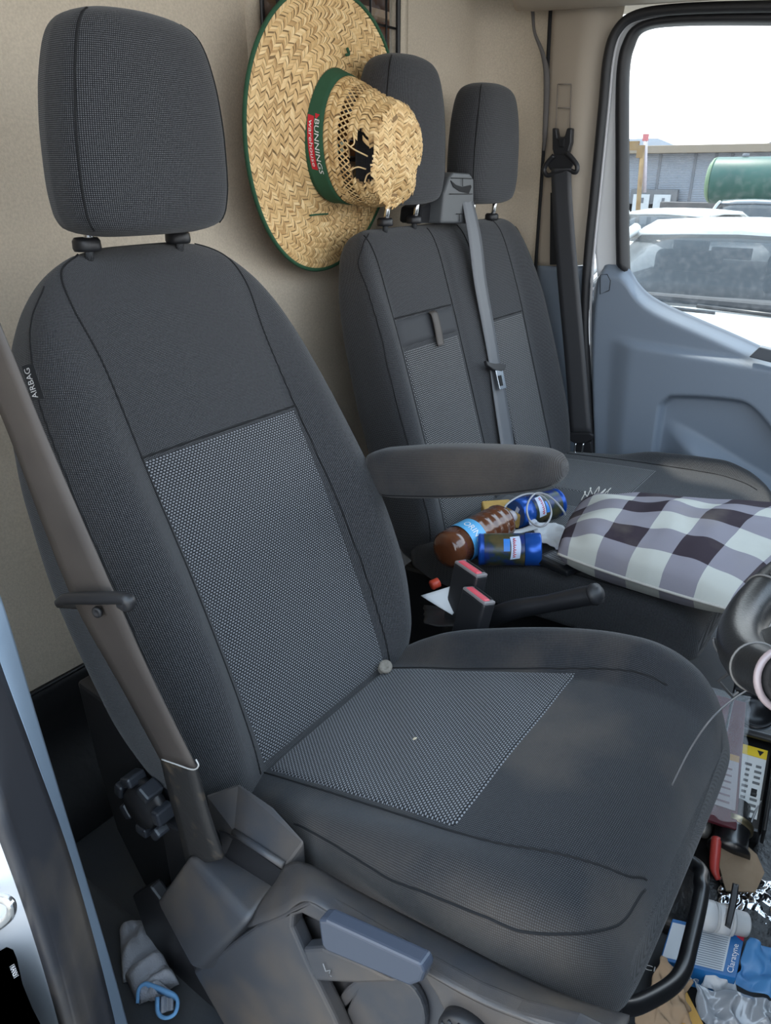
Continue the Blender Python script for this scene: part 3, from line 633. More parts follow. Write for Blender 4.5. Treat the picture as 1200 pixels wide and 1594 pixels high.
# pull strap hanging over the latch panel
u0 = -.198
Ls = [BB.on(u0 - .013, v, w) for v, w in ((.498, .006), (.49, .012), (.46, .012), (.43, .010), (.418, .010))]; Rs = [BB.on(u0 + .013, v, w) for v, w in ((.498, .006), (.49, .012), (.46, .012), (.43, .010), (.418, .010))]
ribbon('pull_strap', Ls, Rs, .003, m_belt, bench, n=16)
# headrests
headrest(bench, A(.172, .815, 1.136), .128, .056, .290, m_fab, (.752, .868), 1.099, .178, lean=.0)
headrest(bench, A(.170, 1.192, 1.128), .126, .055, .275, m_fab, (1.132, 1.248), 1.090, .178, lean=.0)
# belt tower between the headrests
tw = [(687, 348), (692, 300), (700, 276), (706, 268), (732, 270), (738, 278), (738, 348)]
tower = prism('belt_tower', [PX(x, y, .225) for x, y in tw], (-.10, 0, 0), M('tower_grey', (.085, .09, .095), .45, bump=(1200, .2, .0003)), bench, bevel=.006, seg=3)
prism('tower_slot', [PX(x, y, .227) for x, y in [(702, 281), (710, 288), (720, 291), (733, 288), (734, 291), (730, 301), (716, 298), (706, 291)]], (-.004, 0, 0), m_dark, tower, bevel=0)
for L_ in ([(702, 277), (735, 278)], [(720, 277), (720, 290)], [(700, 302), (735, 302)], [(715, 345), (715, 333)], [(710, 333), (722, 333)]):
    tube('tower_line', [PX(x, y, .2275) for x, y in L_], .0009, m_dark, tower, n=5)
prism('tower_shroud', [PX(x, y, .19) for x, y in [(652, 348), (655, 322), (676, 312), (692, 285), (700, 280), (700, 348)]], (-.06, 0, 0), m_fab, bench, bevel=.008)
# cushion
ca = math.atan2(.035, .5)
def bcb(u, t): return .040 * sstep(u, .33, .39) * interp([(0, -.1), (.12, .05), (.25, .8), (.42, .95), (.56, .2)], t) + .004 * sstep(-u, .3, .38)
BC = Pad((.43, 1.005, .436), (math.cos(ca), 0, math.sin(ca)), (-math.sin(ca), 0, math.cos(ca)), [
    (-.08, .39, 0, -.01, -.1), (0, .408, 0, 0, -.12), (.2, .415, 0, .003, -.13), (.42, .415, 0, .0, -.14), (.49, .41, 0, -.008, -.15), (.53, .402, 0, -.022, -.152), (.56, .39, 0, -.045, -.150), (.575, .375, 0, -.075, -.14)], bcb, ne=7)
ts2 = list(np.linspace(-.08, .42, 30)) + list(np.linspace(.43, .575, 22))
bc = BC.mesh('bench_cushion', ts2, m_fab, bench, N=200)
BC.panel('cushion_insert', .03, .285, .0, .285, m_insb, bc, nu=30, nv=30)
BC.panel('cushion_insert', -.30, -.06, .0, .285, m_insb, bc, nu=30, nv=30)
BC.seam([(-.385, .0), (-.388, .1), (-.39, .3), (-.39, .45), (-.37, .53)], bc, .0016); BC.seam([(.33, .0), (.335, .2), (.335, .42), (.32, .53)], bc, .0016)
prism('bench_base', [A(.30, .66, .0), A(.30, .66, .31), A(.90, .66, .33), A(.90, .66, .0)], (0, .72, 0), m_blk, bench, bevel=.01)
# ================================================================== seat belts
from mathutils import noise as mnoise
def edges(pts):  # [(xl,yl,xr,yr,Yl,Yr)]
    return [PY(a, b, e) for a, b, c, d, e, f in pts], [PY(c, d, f) for a, b, c, d, e, f in pts]
nb = thing('seat_belt', 'dark brown-grey seat belt hanging beside the driver seat', 'seat belt', (.6, -.32, .4))
L_, R_ = edges([(-110, 430, -60, 340, -.325, -.33), (-60, 530, -20, 455, -.32, -.325), (0, 640, 12, 536, -.315, -.325), (73, 831, 73, 685, -.31, -.32), (122, 949, 171, 910, -.305, -.315), (190, 1070, 236, 1055, -.295, -.305), (251, 1183, 306, 1196, -.285, -.295)])
ribbon('webbing', L_, R_, .0022, m_belt, nb, n=50)
L_, R_ = edges([(252, 1180, 304, 1192, -.282, -.290), (266, 1240, 318, 1245, -.276, -.284), (280, 1290, 332, 1290, -.270, -.278), (292, 1345, 348, 1335, -.262, -.268)])
ribbon('anchor_sleeve', L_, R_, .005, M('sleeve_black', (.022, .021, .021), .5, bump=(120, .5, .001), dust=(40, (.12, .09, .06), .58, .85)), nb, n=20)
tube('frayed_thread', [PY(x, y, -.297) for x, y in [(252, 1182), (275, 1190), (300, 1198), (309, 1192), (305, 1182)]], .0009, M('thread_grey', (.45, .44, .42), .8), nb, n=5, sm=20)
tn = tube('tongue', [PY(x, y, -.326) for x, y in [(90, 938), (105, 932), (150, 931), (190, 931), (201, 936), (198, 944), (186, 941)]], [.004, .0065, .007, .0065, .007, .006, .004], m_blk, nb, n=12, sm=40)
tube('tongue_back', [PY(x, y, -.30) for x, y in [(92, 940), (150, 944), (198, 946)]], .005, m_blk, tn, n=8)
lathe('belt_button', PY(153, 952, -.316), A(.25, -.95, .1), [(0, .0065), (.003, .0062), (.004, .004), (.003, .002), (.003, 0)], m_blk, nb, n=20)
# far belt with its D-ring
fb = thing('seat_belt', 'black seat belt hanging from the beige pillar by the passenger door', 'seat belt', (.3, 1.42, .4))
L_, R_ = edges([(858, 262, 889, 262, 1.42, 1.42), (859, 300, 890, 300, 1.425, 1.425), (863, 370, 895, 370, 1.42, 1.42), (870, 460, 903, 460, 1.41, 1.41), (880, 570, 912, 570, 1.40, 1.40), (888, 678, 921, 678, 1.39, 1.39)])
ribbon('webbing', L_, R_, .0022, M('far_webbing', (.040, .041, .045), .45, bump=(900, .3, .0004)), fb, n=40)
obj('belt_slot', [PY(x, y, 1.462) for x, y in [(857, 300), (868, 300), (872, 412), (856, 412)]], [(0, 1, 2, 3)], m_dark, fb, smooth=False, solid=.003)
prism('height_slide', [PY(x, y, 1.44) for x, y in [(859, 199), (866, 199), (868, 213), (878, 213), (882, 199), (890, 199), (889, 222), (885, 236), (880, 250), (864, 250), (859, 232)]], (0, .02, 0), m_blk, fb, bevel=.004)
prism('slide_button', [PY(x, y, 1.435) for x, y in [(868, 216), (878, 216), (877, 229), (870, 229)]], (0, .01, 0), m_dark, fb, bevel=.002)
tube('d_ring', [PY(x, y, 1.425) for x, y in [(862, 242), (850, 256), (847, 266), (853, 273), (868, 268), (884, 265), (896, 268), (898, 258), (890, 246), (882, 238)]], .0065, m_blk, fb, n=10, sm=60)
prism('d_ring_plate', [PY(x, y, 1.43) for x, y in [(862, 240), (882, 240), (892, 256), (888, 263), (856, 265), (852, 258)]], (0, .006, 0), m_blk, fb, bevel=.002)
tf = prism('tongue', [PY(x, y, 1.375) for x, y in [(881, 676), (886, 674), (918, 674), (923, 678), (921, 685), (908, 691), (893, 690), (884, 684)]], (0, .012, 0), m_blk, fb, bevel=.003)
tube('tongue_plate', [PY(x, y, 1.37) for x, y in [(896, 690), (895, 704), (905, 705), (908, 690)]], .003, m_steel, tf, n=6, sm=16, closed=False)
prism('anchor_boot', [PY(x, y, 1.385) for x, y in [(893, 690), (920, 688), (922, 712), (916, 726), (898, 726)]], (0, .012, 0), m_blk, fb, bevel=.003)
# middle belt from the tower
mb = thing('seat_belt', 'grey seat belt running down from the tower across the bench back', 'seat belt', (.3, 1.0, .45))
P0b = A(.22, 0, 1.05); nb_ = A(math.cos(ba), 0, math.sin(ba))
def onb(x, y, off): return PN(x, y, P0b + nb_ * off, nb_)
pts = [(715, 292, 731, 293, .028), (719, 312, 736, 312, .030), (729, 370, 749, 370, .028), (738, 440, 757, 438, .022), (751, 510, 769, 508, .016), (761, 565, 778, 563, .014), (770, 630, 790, 628, .014), (779, 690, 800, 690, .016), (786, 740, 808, 740, .02)]
ribbon('webbing', [onb(a, b, o) for a, b, c, d, o in pts], [onb(c, d, o) for a, b, c, d, o in pts], .0022, m_beltg, mb, n=50)
tm = prism('tongue', [onb(x, y, .022) for x, y in [(752, 562), (757, 565), (766, 567), (775, 566), (784, 568), (783, 574), (776, 579), (764, 577), (754, 570)]], nb_ * .01, m_blk, mb, bevel=.002)
prism('tongue_plate', [onb(x, y, .028) for x, y in [(770, 577), (781, 575), (787, 604), (777, 607)]], nb_ * .003, M('tongue_chrome', (.62, .68, .74), .25, metal=1.), tm, bevel=.001)
prism('tongue_slot', [onb(x, y, .0315) for x, y in [(775, 585), (780, 584), (783, 600), (779, 601)]], nb_ * .0006, m_dark, tm, bevel=0)
# ================================================================== straw hat
hat = thing('straw_hat', 'wide straw hat with green band and torn crown hanging by the bulkhead', 'hat', (.087, .68, 1.0))
HO = A(.087, .680, 1.262); HN = unit(A(1, .05, -.09)); h1 = unit(np.cross(A(0, 0, 1), HN)); h2 = np.cross(HN, h1)     # h1 = across (+Y), h2 = up
def brim(a, r):
    c, s_ = math.cos(a), math.sin(a); t = (r - .10) / .168
    ry, rz = .096 + (.268 - .096) * t, .127 + (.268 - .127) * t; cy, cz = -.004 * (1 - t) - .004 * t, .010 * (1 - t) + .004 * t
    wav = .010 * math.sin(2 * a + .6) * t * t - .012 * max(0, c) ** 2 * t * t + .012 * max(0, 1 - t / .3) ** 2
    return HO + h1 * (ry * c + cy) + h2 * (rz * s_ + cz) + HN * wav
def crown(a, h, off=0.):
    c, s_ = math.cos(a), math.sin(a)
    sy, sz = interp([(0, .097, .128), (.1, .093, .124), (.3, .091, .119), (.6, .090, .111), (.82, .087, .100), (.93, .080, .090), (.99, .062, .070), (1.03, .030, .034), (1.04, .004, .004)], h)
    sy, sz = sy * 1.0, sz * 1.0
    k = sstep(h, .62, .95)
    dent = -.020 * math.exp(-((a - 3.3) / .5) ** 2) * k - .012 * math.exp(-((a - 4.7) / .25) ** 2) * k + .010 * math.exp(-((a - 1.0) / .5) ** 2) * k + .004 * math.sin(5 * a + 1) * k
    dent = dent * (1 - .7 * sstep(h, .95, 1.02))
    x2 = h * .150 - (.06 * (h - .93) if h > .93 else 0) + .004 * math.sin(a * 7) * sstep(h, .9, 1) + .010 * math.sin(a - .4) * sstep(h, .7, 1)
    return A(.098 + x2, .676 + .038 * h + c * (sy + off + dent), 1.272 - .043 * h + s_ * (sz + off + dent * .5)) + A(off * 1.0, 0, 0) * sstep(h, .93, 1)
def straw_mat():
    m = bpy.data.materials.new('straw'); m.use_nodes = True; nt = m.node_tree; b = nt.nodes['Principled BSDF']
    at = nt.nodes.new('ShaderNodeAttribute'); at.attribute_name = 'tone'; r = nt.nodes.new('ShaderNodeValToRGB')
    r.color_ramp.elements[0].color = (.46, .26, .10, 1); r.color_ramp.elements[1].color = (.96, .72, .39, 1); e = r.color_ramp.elements.new(.5); e.color = (.80, .54, .25, 1)
    nt.links.new(at.outputs['Fac'], r.inputs[0]); nt.links.new(r.outputs[0], b.inputs['Base Color']); b.inputs['Roughness'].default_value = .5; b.inputs['Specular IOR Level'].default_value = .35
    return m
m_straw = straw_mat(); m_strawd = M('straw_backing', (.28, .175, .08), .9)
m_green = M('green_cloth', (.022, .085, .042), .85, bump=(900, .3, .0005), var=(30, (.03, .105, .052)))
grid('brim', lambda s, t: brim(2 * math.pi * s, .098 + .169 * t) - HN * .0015, 96, 10, m_strawd, hat, solid=.001)
class Strands:
    def __init__(s): s.V, s.F, s.T = [], [], []
    def add(s, f, p0, p1, w, lift=.0016):
        """strand from p0=(a,h) to p1, width vector w=(da,dh) on surface f(a,h,lift)"""
        b = len(s.V); t = float(np.clip(rng.normal(.52, .2), 0, 1)); t = t * .35 if rng.random() < .06 else t
        for k, l in ((-.04, -.0006), (.3, lift), (.7, lift), (1.04, -.0006)):
            for e in (-.5, 0, .5):
                s.V.append(f(p0[0] + (p1[0] - p0[0]) * k + w[0] * e, p0[1] + (p1[1] - p0[1]) * k + w[1] * e, l - (.0007 if e else 0)))
        for j in range(3):
            for i in range(2): s.F.append((b + j * 3 + i, b + j * 3 + i + 1, b + j * 3 + i + 4, b + j * 3 + i + 3))
        s.T += [t] * 12
    def build(s, name, parent):
        o = obj(name, s.V, s.F, m_straw, parent); at = o.data.attributes.new('tone', 'FLOAT', 'POINT'); at.data.foreach_set('value', s.T); o['kind'] = 'stuff'; return o
bs = Strands(); rows_r = np.linspace(.10, .2655, 14)
for i in range(len(rows_r) - 1):
    r0, r1 = rows_r[i], rows_r[i + 1]; rm = (r0 + r1) / 2; n = int(2 * math.pi * rm / .0076); sl = (1 if i % 2 else -1) * .0115 / rm
    for k in range(n):
        a = 2 * math.pi * (k + .15 * rng.normal()) / n; bs.add(lambda a_, r_, l: brim(a_, r_) + HN * l, (a - sl / 2, r0), (a + sl / 2, r1), (.0068 / rm, 0))
bs.build('brim_weave', hat)
tube('brim_binding', [brim(a, .2675) for a in np.linspace(0, 2 * math.pi, 120, endpoint=False)], .0042, m_green, hat, n=8, closed=True)
HOLE = lambda a, h: ((a - 3.28) / .50) ** 2 + ((h - .75) / .135) ** 2 < 1 + .25 * math.sin(a * 23) + .2 * math.sin(h * 61)
OPEN = lambda a, h: .455 < h < .60 and 2.1 < a < 4.3
V, F = [], []; na, nh = 120, 48
for j in range(nh + 1):
    for i in range(na): V.append(crown(2 * math.pi * i / na, 1.04 * j / nh, -.002))
for j in range(nh):
    for i in range(na):
        a, h = 2 * math.pi * (i + .5) / na, 1.04 * (j + .5) / nh
        if HOLE(a, h) or OPEN(a, h) or h > .97: continue
        F.append((j * na + i, j * na + (i + 1) % na, (j + 1) * na + (i + 1) % na, (j + 1) * na + i))
obj('crown', V, F, m_strawd, hat)
cs = Strands(); hs = np.concatenate([np.linspace(.262, .455, 4), np.linspace(.60, .955, 7)])
for i in range(len(hs) - 1):
    h0, h1_ = hs[i], hs[i + 1]
    if abs(h0 - .455) < 1e-6: continue
    rm = .10 if h0 < .85 else (.08 if h0 < .96 else .045); n = int(2 * math.pi * rm / .0060); sl = (1 if i % 2 else -1) * .085
    for k in range(n):
        a = 2 * math.pi * (k + .15 * rng.normal()) / n; hm = (h0 + h1_) / 2
        if HOLE(a % (2 * math.pi), hm): continue
        cs.add(lambda a_, h_, l: crown(a_, h_, l), (a - sl / 2, h0), (a + sl / 2, h1_), (.0052 / rm, 0))
n = 58
for k in range(n):
    a = 2 * math.pi * k / n
    for sl, dh in ((.20, 0), (-.20, 0)):
        if HOLE((a % (2 * math.pi)), .6): continue
        cs.add(lambda a_, h_, l: crown(a_, h_, l), (a - sl / 2, .445), (a + sl / 2, .61), (.0036 / .1, 0), lift=.001 if sl > 0 else -.0002)
def endcap(y, z, l=0.):
    ry, rz = .084, .095; q = (y / ry) ** 2 + (z / rz) ** 2
    fold = .010 * math.exp(-((y + .15 * z + .012) / .012) ** 2) + .007 * math.sin(z * 60 + y * 40) * math.exp(-((y - .03) / .05) ** 2)
    return A(.098 + .150 * .955 + .016 * (1 - min(q, 1.2)) - fold + .010 * z / rz + l, .676 + .038 * .955 + y, 1.272 - .043 * .955 + z)
obj('crown_end', [endcap(.083 * r_ * math.cos(a), .094 * r_ * math.sin(a), -.002) for r_ in np.linspace(.02, 1.0, 12) for a in np.linspace(0, 2 * math.pi, 60, endpoint=False)], [(j * 60 + i, j * 60 + (i + 1) % 60, (j + 1) * 60 + (i + 1) % 60, (j + 1) * 60 + i) for j in range(11) for i in range(60)], m_strawd, hat)
cw = .0115
for ci, y0 in enumerate(np.arange(-.084, .084, cw)):
    ym = y0 + cw / 2; zl = .096 * math.sqrt(max(0, 1 - (ym / .086) ** 2))
    for z0 in np.arange(-zl, zl, .0056):
        sl = .009 * (1 if ci % 2 else -1); cs.add(lambda a_, h_, l: endcap(a_, h_, l), (y0, z0 - sl / 2 + .001 * rng.normal()), (y0 + cw, z0 + sl / 2 + .001 * rng.normal()), (0, .0052))
for k in range(90):      # frayed rim of the crown end
    a = 2 * math.pi * k / 90 + .02 * rng.normal(); p0 = (.080 * math.cos(a), .091 * math.sin(a)); f_ = 1.03 + .10 * rng.random(); p1 = (p0[0] * f_, p0[1] * f_)
    cs.add(lambda a_, h_, l: endcap(a_, h_, l), p0, p1, (.004 * math.sin(a), -.004 * math.cos(a)))
cs.build('crown_weave', hat)
for P in ([(3.05, .60), (3.12, .70), (3.2, .82)], [(3.5, .62), (3.42, .72), (3.45, .8)], [(2.85, .68), (3.02, .70), (3.1, .66)], [(3.7, .78), (3.55, .82), (3.5, .86)], [(4.4, .93), (4.45, .96), (4.55, .97)], [(4.7, .93), (4.72, .96), (4.8, .97)]):
    s_ = tube('loose_strand', [crown(a, min(h, 1.03), .002 + .004 * rng.random()) for a, h in P], .0016, m_straw, hat, n=5, sm=12)
    s_.data.attributes.new('tone', 'FLOAT', 'POINT').data.foreach_set('value', [.8] * len(s_.data.vertices))
band = loft('band', [[crown(a, h, .0035 if .01 < h < .262 else .001) for a in np.linspace(0, 2 * math.pi, 100, endpoint=False)] for h in np.linspace(-.02, .268, 12)], m_green, hat, cap=False)
def bandmap(a0, da, h0, dh, lift): return lambda x, y: crown(a0 + da * x, h0 + dh * y, lift)
m_logo = M('logo_red', (.62, .015, .03), .6)
grid('band_patch', lambda s, t: crown(2.83 + .80 * s, .072 + .080 * t, .0042), 16, 4, m_logo, band)
text('band_text', 'warehouse', m_text, band, bandmap(2.90, 1, .092, 1, .0049), .68, .050)
text('band_text', 'BUNNINGS', m_text, band, bandmap(2.86, 1, .165, 1, .0046), .82, .062)
obj('band_mark', [crown(2.78, .165, .0047), crown(2.84, .170, .0047), crown(2.86, .185, .0047), crown(2.78, .225, .0047)], [(0, 1, 2, 3)], m_logo, band, smooth=False)
tube('band_tie', [brim(1.35, .135) + HN * .012, brim(1.25, .145) + HN * .008, brim(1.3, .155) + HN * .006], .003, m_green, hat, n=6, sm=10)
tube('band_tie', [brim(4.6, .13) + HN * .012, brim(4.35, .142) + HN * .007, brim(4.25, .152) + HN * .004], .002, m_green, hat, n=6, sm=10)
# ================================================================== things lying on the bench and around the seats
def fnoise(p, sc=1.): return mnoise.noise(Vector(tuple(np.asarray(p) * sc)))
def bench_z(x): return BC.on(0, (x - .43) / math.cos(ca))[2]
# ---- plaid cushion
def plaid():
    m = bpy.data.materials.new('plaid_cloth'); m.use_nodes = True; nt = m.node_tree; b = nt.nodes['Principled BSDF']; N = nt.nodes.new; L = nt.links.new
    t = N('ShaderNodeTexCoord'); s = N('ShaderNodeSeparateXYZ'); L(t.outputs['UV'], s.inputs[0])
    def sq(sock, p, off):
        a = N('ShaderNodeMath'); a.operation = 'MULTIPLY_ADD'; L(sock, a.inputs[0]); a.inputs[1].default_value = 1 / p; a.inputs[2].default_value = off
        f = N('ShaderNodeMath'); f.operation = 'FRACT'; L(a.outputs[0], f.inputs[0]); g = N('ShaderNodeMath'); g.operation = 'LESS_THAN'; L(f.outputs[0], g.inputs[0]); g.inputs[1].default_value = .5; return g.outputs[0]
    su, sv = sq(s.outputs[0], .140, 20.30), sq(s.outputs[1], .120, 20.70)
    ad = N('ShaderNodeMath'); ad.operation = 'ADD'; L(su, ad.inputs[0]); L(sv, ad.inputs[1]); dv = N('ShaderNodeMath'); dv.operation = 'MULTIPLY'; L(ad.outputs[0], dv.inputs[0]); dv.inputs[1].default_value = .5
    r = N('ShaderNodeValToRGB'); r.color_ramp.interpolation = 'CONSTANT'; e = r.color_ramp.elements
    e[0].position = 0; e[0].color = (.47, .47, .43, 1); e[1].position = .75; e[1].color = (.042, .032, .040, 1); x = e.new(.25); x.color = (.235, .22, .25, 1); L(dv.outputs[0], r.inputs[0])
    nz = N('ShaderNodeTexNoise'); nz.inputs['Scale'].default_value = 9; nz.inputs['Detail'].default_value = 6; L(t.outputs['UV'], nz.inputs['Vector'])
    mr = N('ShaderNodeMapRange'); mr.inputs[1].default_value = .5; mr.inputs[2].default_value = .85; mr.inputs[4].default_value = .4; L(nz.outputs['Fac'], mr.inputs[0])
    mx = N('ShaderNodeMix'); mx.data_type = 'RGBA'; L(mr.outputs[0], mx.inputs[0]); L(r.outputs[0], mx.inputs[6]); mx.inputs[7].default_value = (.28, .24, .19, 1); L(mx.outputs[2], b.inputs['Base Color'])
    b.inputs['Roughness'].default_value = .9; b.inputs['Specular IOR Level'].default_value = .1
    n2 = N('ShaderNodeTexNoise'); n2.inputs['Scale'].default_value = 900; bp = N('ShaderNodeBump'); bp.inputs['Strength'].default_value = .25; bp.inputs['Distance'].default_value = .0008
    L(t.outputs['UV'], n2.inputs['Vector']); L(n2.outputs['Fac'], bp.inputs['Height']); L(bp.outputs[0], b.inputs['Normal']); return m
pil = thing('plaid_cushion', 'grey, white and dark purple checked cloth cushion lying on the bench', 'cushion', (.87, .82, .47))
Q = [PZ(868, 862, .515), PZ(1148, 952, .50), PZ(1300, 812, .52), PZ(905, 790, .53)]     # rear-near, front-near, front-far, rear-far
def pill(side):
    def f(s, t):
        a, b = 2 * s - 1, 2 * t - 1
        p = Q[0] * (1 - s) * (1 - t) + Q[1] * s * (1 - t) + Q[2] * s * t + Q[3] * (1 - s) * t
        ctr = sum(Q) / 4; bulge = .10
        p = p + (p - ctr) * A(1, 1, 0) * (.06 * (1 - min(a * a, 1)) * b * b + .05 * (1 - b * b) * a * a)
        e = ((1 - abs(a) ** 3.2) * (1 - abs(b) ** 3.2)); th = max(e, 0) ** .38
        wr = .006 * math.sin(s * 26 + 6 * t + 5 * fnoise((s * 2, t * 2, 3))) * th * sstep(1 - s, .2, 1) + .014 * fnoise((s * 3, t * 3, 1)) * th + .006 * fnoise((s * 8, t * 8, 7)) * th
        zc = p[2]
        if side > 0: return A(p[0], p[1], zc + .072 * th + wr)
        return A(p[0], p[1], max(zc - .05 * th, bench_z(min(p[0], .92)) + .006) if th > 0 else zc)
    return f
uvp = lambda s, t: (.40 * s, .36 * t)
m_pl = plaid()
top = grid('cushion_top', pill(1), 70, 60, m_pl, pil, uvfn=uvp); grid('cushion_underside', pill(-1), 30, 26, m_pl, pil, uvfn=uvp)
B_ = [pill(1)(s, 0) for s in np.linspace(0, 1, 40)]; tube('edge_seam', B_, .003, M('cream_seam', (.45, .42, .38), .9), pil, n=6)
m_thread = M('thread_cream', (.62, .60, .55), .9)
for k in range(5):
    o_ = pill(1)(.03 + .02 * k, .93) + A(0, 0, .004); tube('loose_thread', [o_, o_ + A(.006 * rng.normal(), .006 * rng.normal(), .010), o_ + A(.009 * rng.normal() - .006, .009 * rng.normal(), .005 + .006 * rng.random()), o_ + A(-.008, .008 * rng.normal(), -.004)], .0010, m_thread, pil, n=5, sm=16)
# ---- two blue tins
m_tin = M('tin_blue', (.012, .075, .38), .28, metal=.35)
def tin_label_mat():
    m = bpy.data.materials.new('tin_label'); m.use_nodes = True; nt = m.node_tree; b = nt.nodes['Principled BSDF']; N = nt.nodes.new; L = nt.links.new
    t = N('ShaderNodeTexCoord'); n = N('ShaderNodeTexNoise'); n.inputs['Scale'].default_value = 26; n.inputs['Detail'].default_value = 3; L(t.outputs['Object'], n.inputs['Vector'])
    r = N('ShaderNodeValToRGB'); e = r.color_ramp.elements; e[0].position = .40; e[0].color = (.012, .03, .16, 1); e[1].position = .52; e[1].color = (.03, .045, .03, 1); x = e.new(.66); x.color = (.10, .075, .03, 1)
    L(n.outputs['Fac'], r.inputs[0]); L(r.outputs[0], b.inputs['Base Color']); b.inputs['Roughness'].default_value = .3; return m
m_tlab = tin_label_mat(); m_badge = M('badge_pale', (.62, .70, .88), .4); m_badge2 = M('badge_blue', (.05, .25, .75), .4)
def tin(a, b, r, label, spin):
    a, b = np.asarray(a), np.asarray(b); L = np.linalg.norm(b - a); ax = unit(b - a); up = A(0, 0, 1); e1 = unit(np.cross(ax, up)); e2 = np.cross(e1, ax)
    t = thing('blue_tin', label, 'tin', (a + b) / 2 - A(0, 0, r), 'tins on the bench')
    lathe('body', a, ax, [(0, 0), (0, r * .9), (.002, r), (.006, r), (.008, r * .97), (L * .20, r * .97), (L * .205, r * .975), (L * .72, r * .975)], m_tin, t, n=48)
    cyl = lambda ang, d, l=.0006: a + ax * d + (e1 * math.cos(ang) + e2 * math.sin(ang)) * (r * .975 + l)
    grid('label', lambda s, q: cyl(2 * math.pi * s, L * (.10 + .63 * q)), 60, 6, m_tlab, t)
    lid = lathe('lid', a + ax * L * .735, ax, [(0, r * .98), (.001, r * 1.02), (L * .24, r * 1.02), (L * .255, r * 1.0), (L * .262, r * .9), (L * .258, r * .86), (L * .25, r * .82), (L * .25, 0)], M('tin_lid', (.015, .10, .46), .25, metal=.4), t, n=48)
    # pale badge with a band of red strokes, and a smaller blue one
    grid('badge', lambda s, q: cyl(spin - .75 + 1.5 * s + .1 * q, L * (.50 + .15 * q + .02 * math.sin(s * math.pi)), .0012), 16, 4, m_badge, t)
    grid('badge', lambda s, q: cyl(spin - .2 + .8 * s, L * (.40 + .10 * q), .0012), 12, 3, m_badge2, t)
    for k in range(9): tube('badge_stroke', [cyl(spin - .58 + .14 * k, L * .545, .0016), cyl(spin - .53 + .14 * k, L * (.585 + .012 * (k % 2)), .0016), cyl(spin - .48 + .14 * k, L * .55, .0016)], .0009, m_logo, t, n=4)
    box('lid_emblem', a + ax * (L * .987) , (r * 1.1, r * .3, .0006), m_badge, lid, ax=(e2 * .9 - e1 * .35, np.cross(ax, e2 * .9 - e1 * .35), ax), bevel=0)
    return t
r_t = .034
t1a, t1b = PZ(744, 855, .480), PZ(842, 855, .487)
tin(t1a, t1b, r_t, 'blue tin lying beside the brown bottle, lid toward the checked cushion', .55)
t2a, t2b = PZ(868, 782, .486), PZ(802, 800, .486)
tin(t2a, t2b, r_t, 'blue tin under the grey cable, half hidden behind the armrest', 2.5)
# ---- brown drink bottle lying by the backrest
m_choc = M('brown_bottle', (.10, .032, .014), .18, coat=.6, var=(30, (.14, .05, .022)))
ba_, bb_ = PZ(690, 860, .484), PZ(792, 806, .490); bax = unit(bb_ - ba_); bl = np.linalg.norm(bb_ - ba_)
bot = thing('drink_bottle', 'brown plastic drink bottle with light blue label lying by the bench back', 'bottle', ba_ - A(0, 0, .035))
prof = [(0, .0), (.0, .020), (.004, .031), (.012, .039), (.045, .041)] + [(.045 + (bl - .075) * k / 24, .0405 + .0014 * math.sin(k * 1.7) * (k > 9)) for k in range(25)] + [(bl - .02, .028), (bl - .006, .016), (bl, .014), (bl, 0)]
lathe('body', ba_, bax, prof, m_choc, bot, n=40)
be1 = unit(np.cross(bax, A(0, 0, 1))); be2 = np.cross(be1, bax)
bcyl = lambda ang, d, l: ba_ + bax * d + (be1 * math.cos(ang) + be2 * math.sin(ang)) * (.0412 + l)
lb = grid('label', lambda s, q: bcyl(2 * math.pi * s, .050 + .045 * q, .0008), 50, 4, M('label_blue', (.10, .42, .75), .4), bot)
text('label_text', 'ORINO', m_text, lb, lambda x, y: bcyl(1.62 - x, .062 + y, .0016), 1.35, .017)
lathe('cap', bb_, bax, [(0, .014), (.014, .0135), (.015, 0)], M('cap_pale', (.55, .52, .55), .4), bot, n=24)
# ---- red spout of a small dark pouch by the buckles
pouch = lathe('bottle_cap', PZ(683, 906, .44), unit(A(-.4, -.7, -.2)), [(0, .010), (.016, .0105), (.019, .008), (.019, 0)], M('cap_orange_red', (.55, .06, .03), .4), n=20); tag(pouch, 'small orange-red cap beside the red seat belt buckles', 'cap')
# ---- yellow block, papers, handset, cable
blk = prism('yellow_sponge', [PZ(x, y, .455) for x, y in [(748, 800), (790, 797), (806, 806), (812, 822), (770, 828), (752, 815)]], (0, 0, .035), M('yellow_foam', (.62, .40, .12), .8, var=(60, (.55, .34, .09))), bevel=.004); tag(blk, 'yellow sponge block behind the brown bottle', 'sponge')
def crumple(name, poly, z, amp, mat, label=None, cat=None, n=26, sc=18, seed=0, rise=None, sharp=False, parent=None):
    """crumpled sheet inside a four-cornered outline of points"""
    q = [np.asarray(p, float) for p in poly]
    def f(s, t):
        p = q[0] * (1 - s) * (1 - t) + q[1] * s * (1 - t) + q[2] * s * t + q[3] * (1 - s) * t
        nv = fnoise((p[0] * sc + seed, p[1] * sc, seed)); n2 = fnoise((p[0] * sc * 2.3 + seed, p[1] * sc * 2.3, seed + 5))
        if sharp: nv, n2 = 1 - 2 * abs(nv), 1 - 2 * abs(n2)
        ed = 1 - .3 * max(abs(2 * s - 1), abs(2 * t - 1)) ** 2
        return p + A(amp * .5 * n2, amp * .5 * nv, amp * (1.0 + nv + .5 * n2) * ed + (rise(s, t) if rise else 0))
    o = grid(name, f, n, n, mat, parent, solid=.0012, off=1)
    if label: tag(o, label, cat)
    return o
m_paper = M('white_paper', (.66, .68, .70), .8)
bz = .470
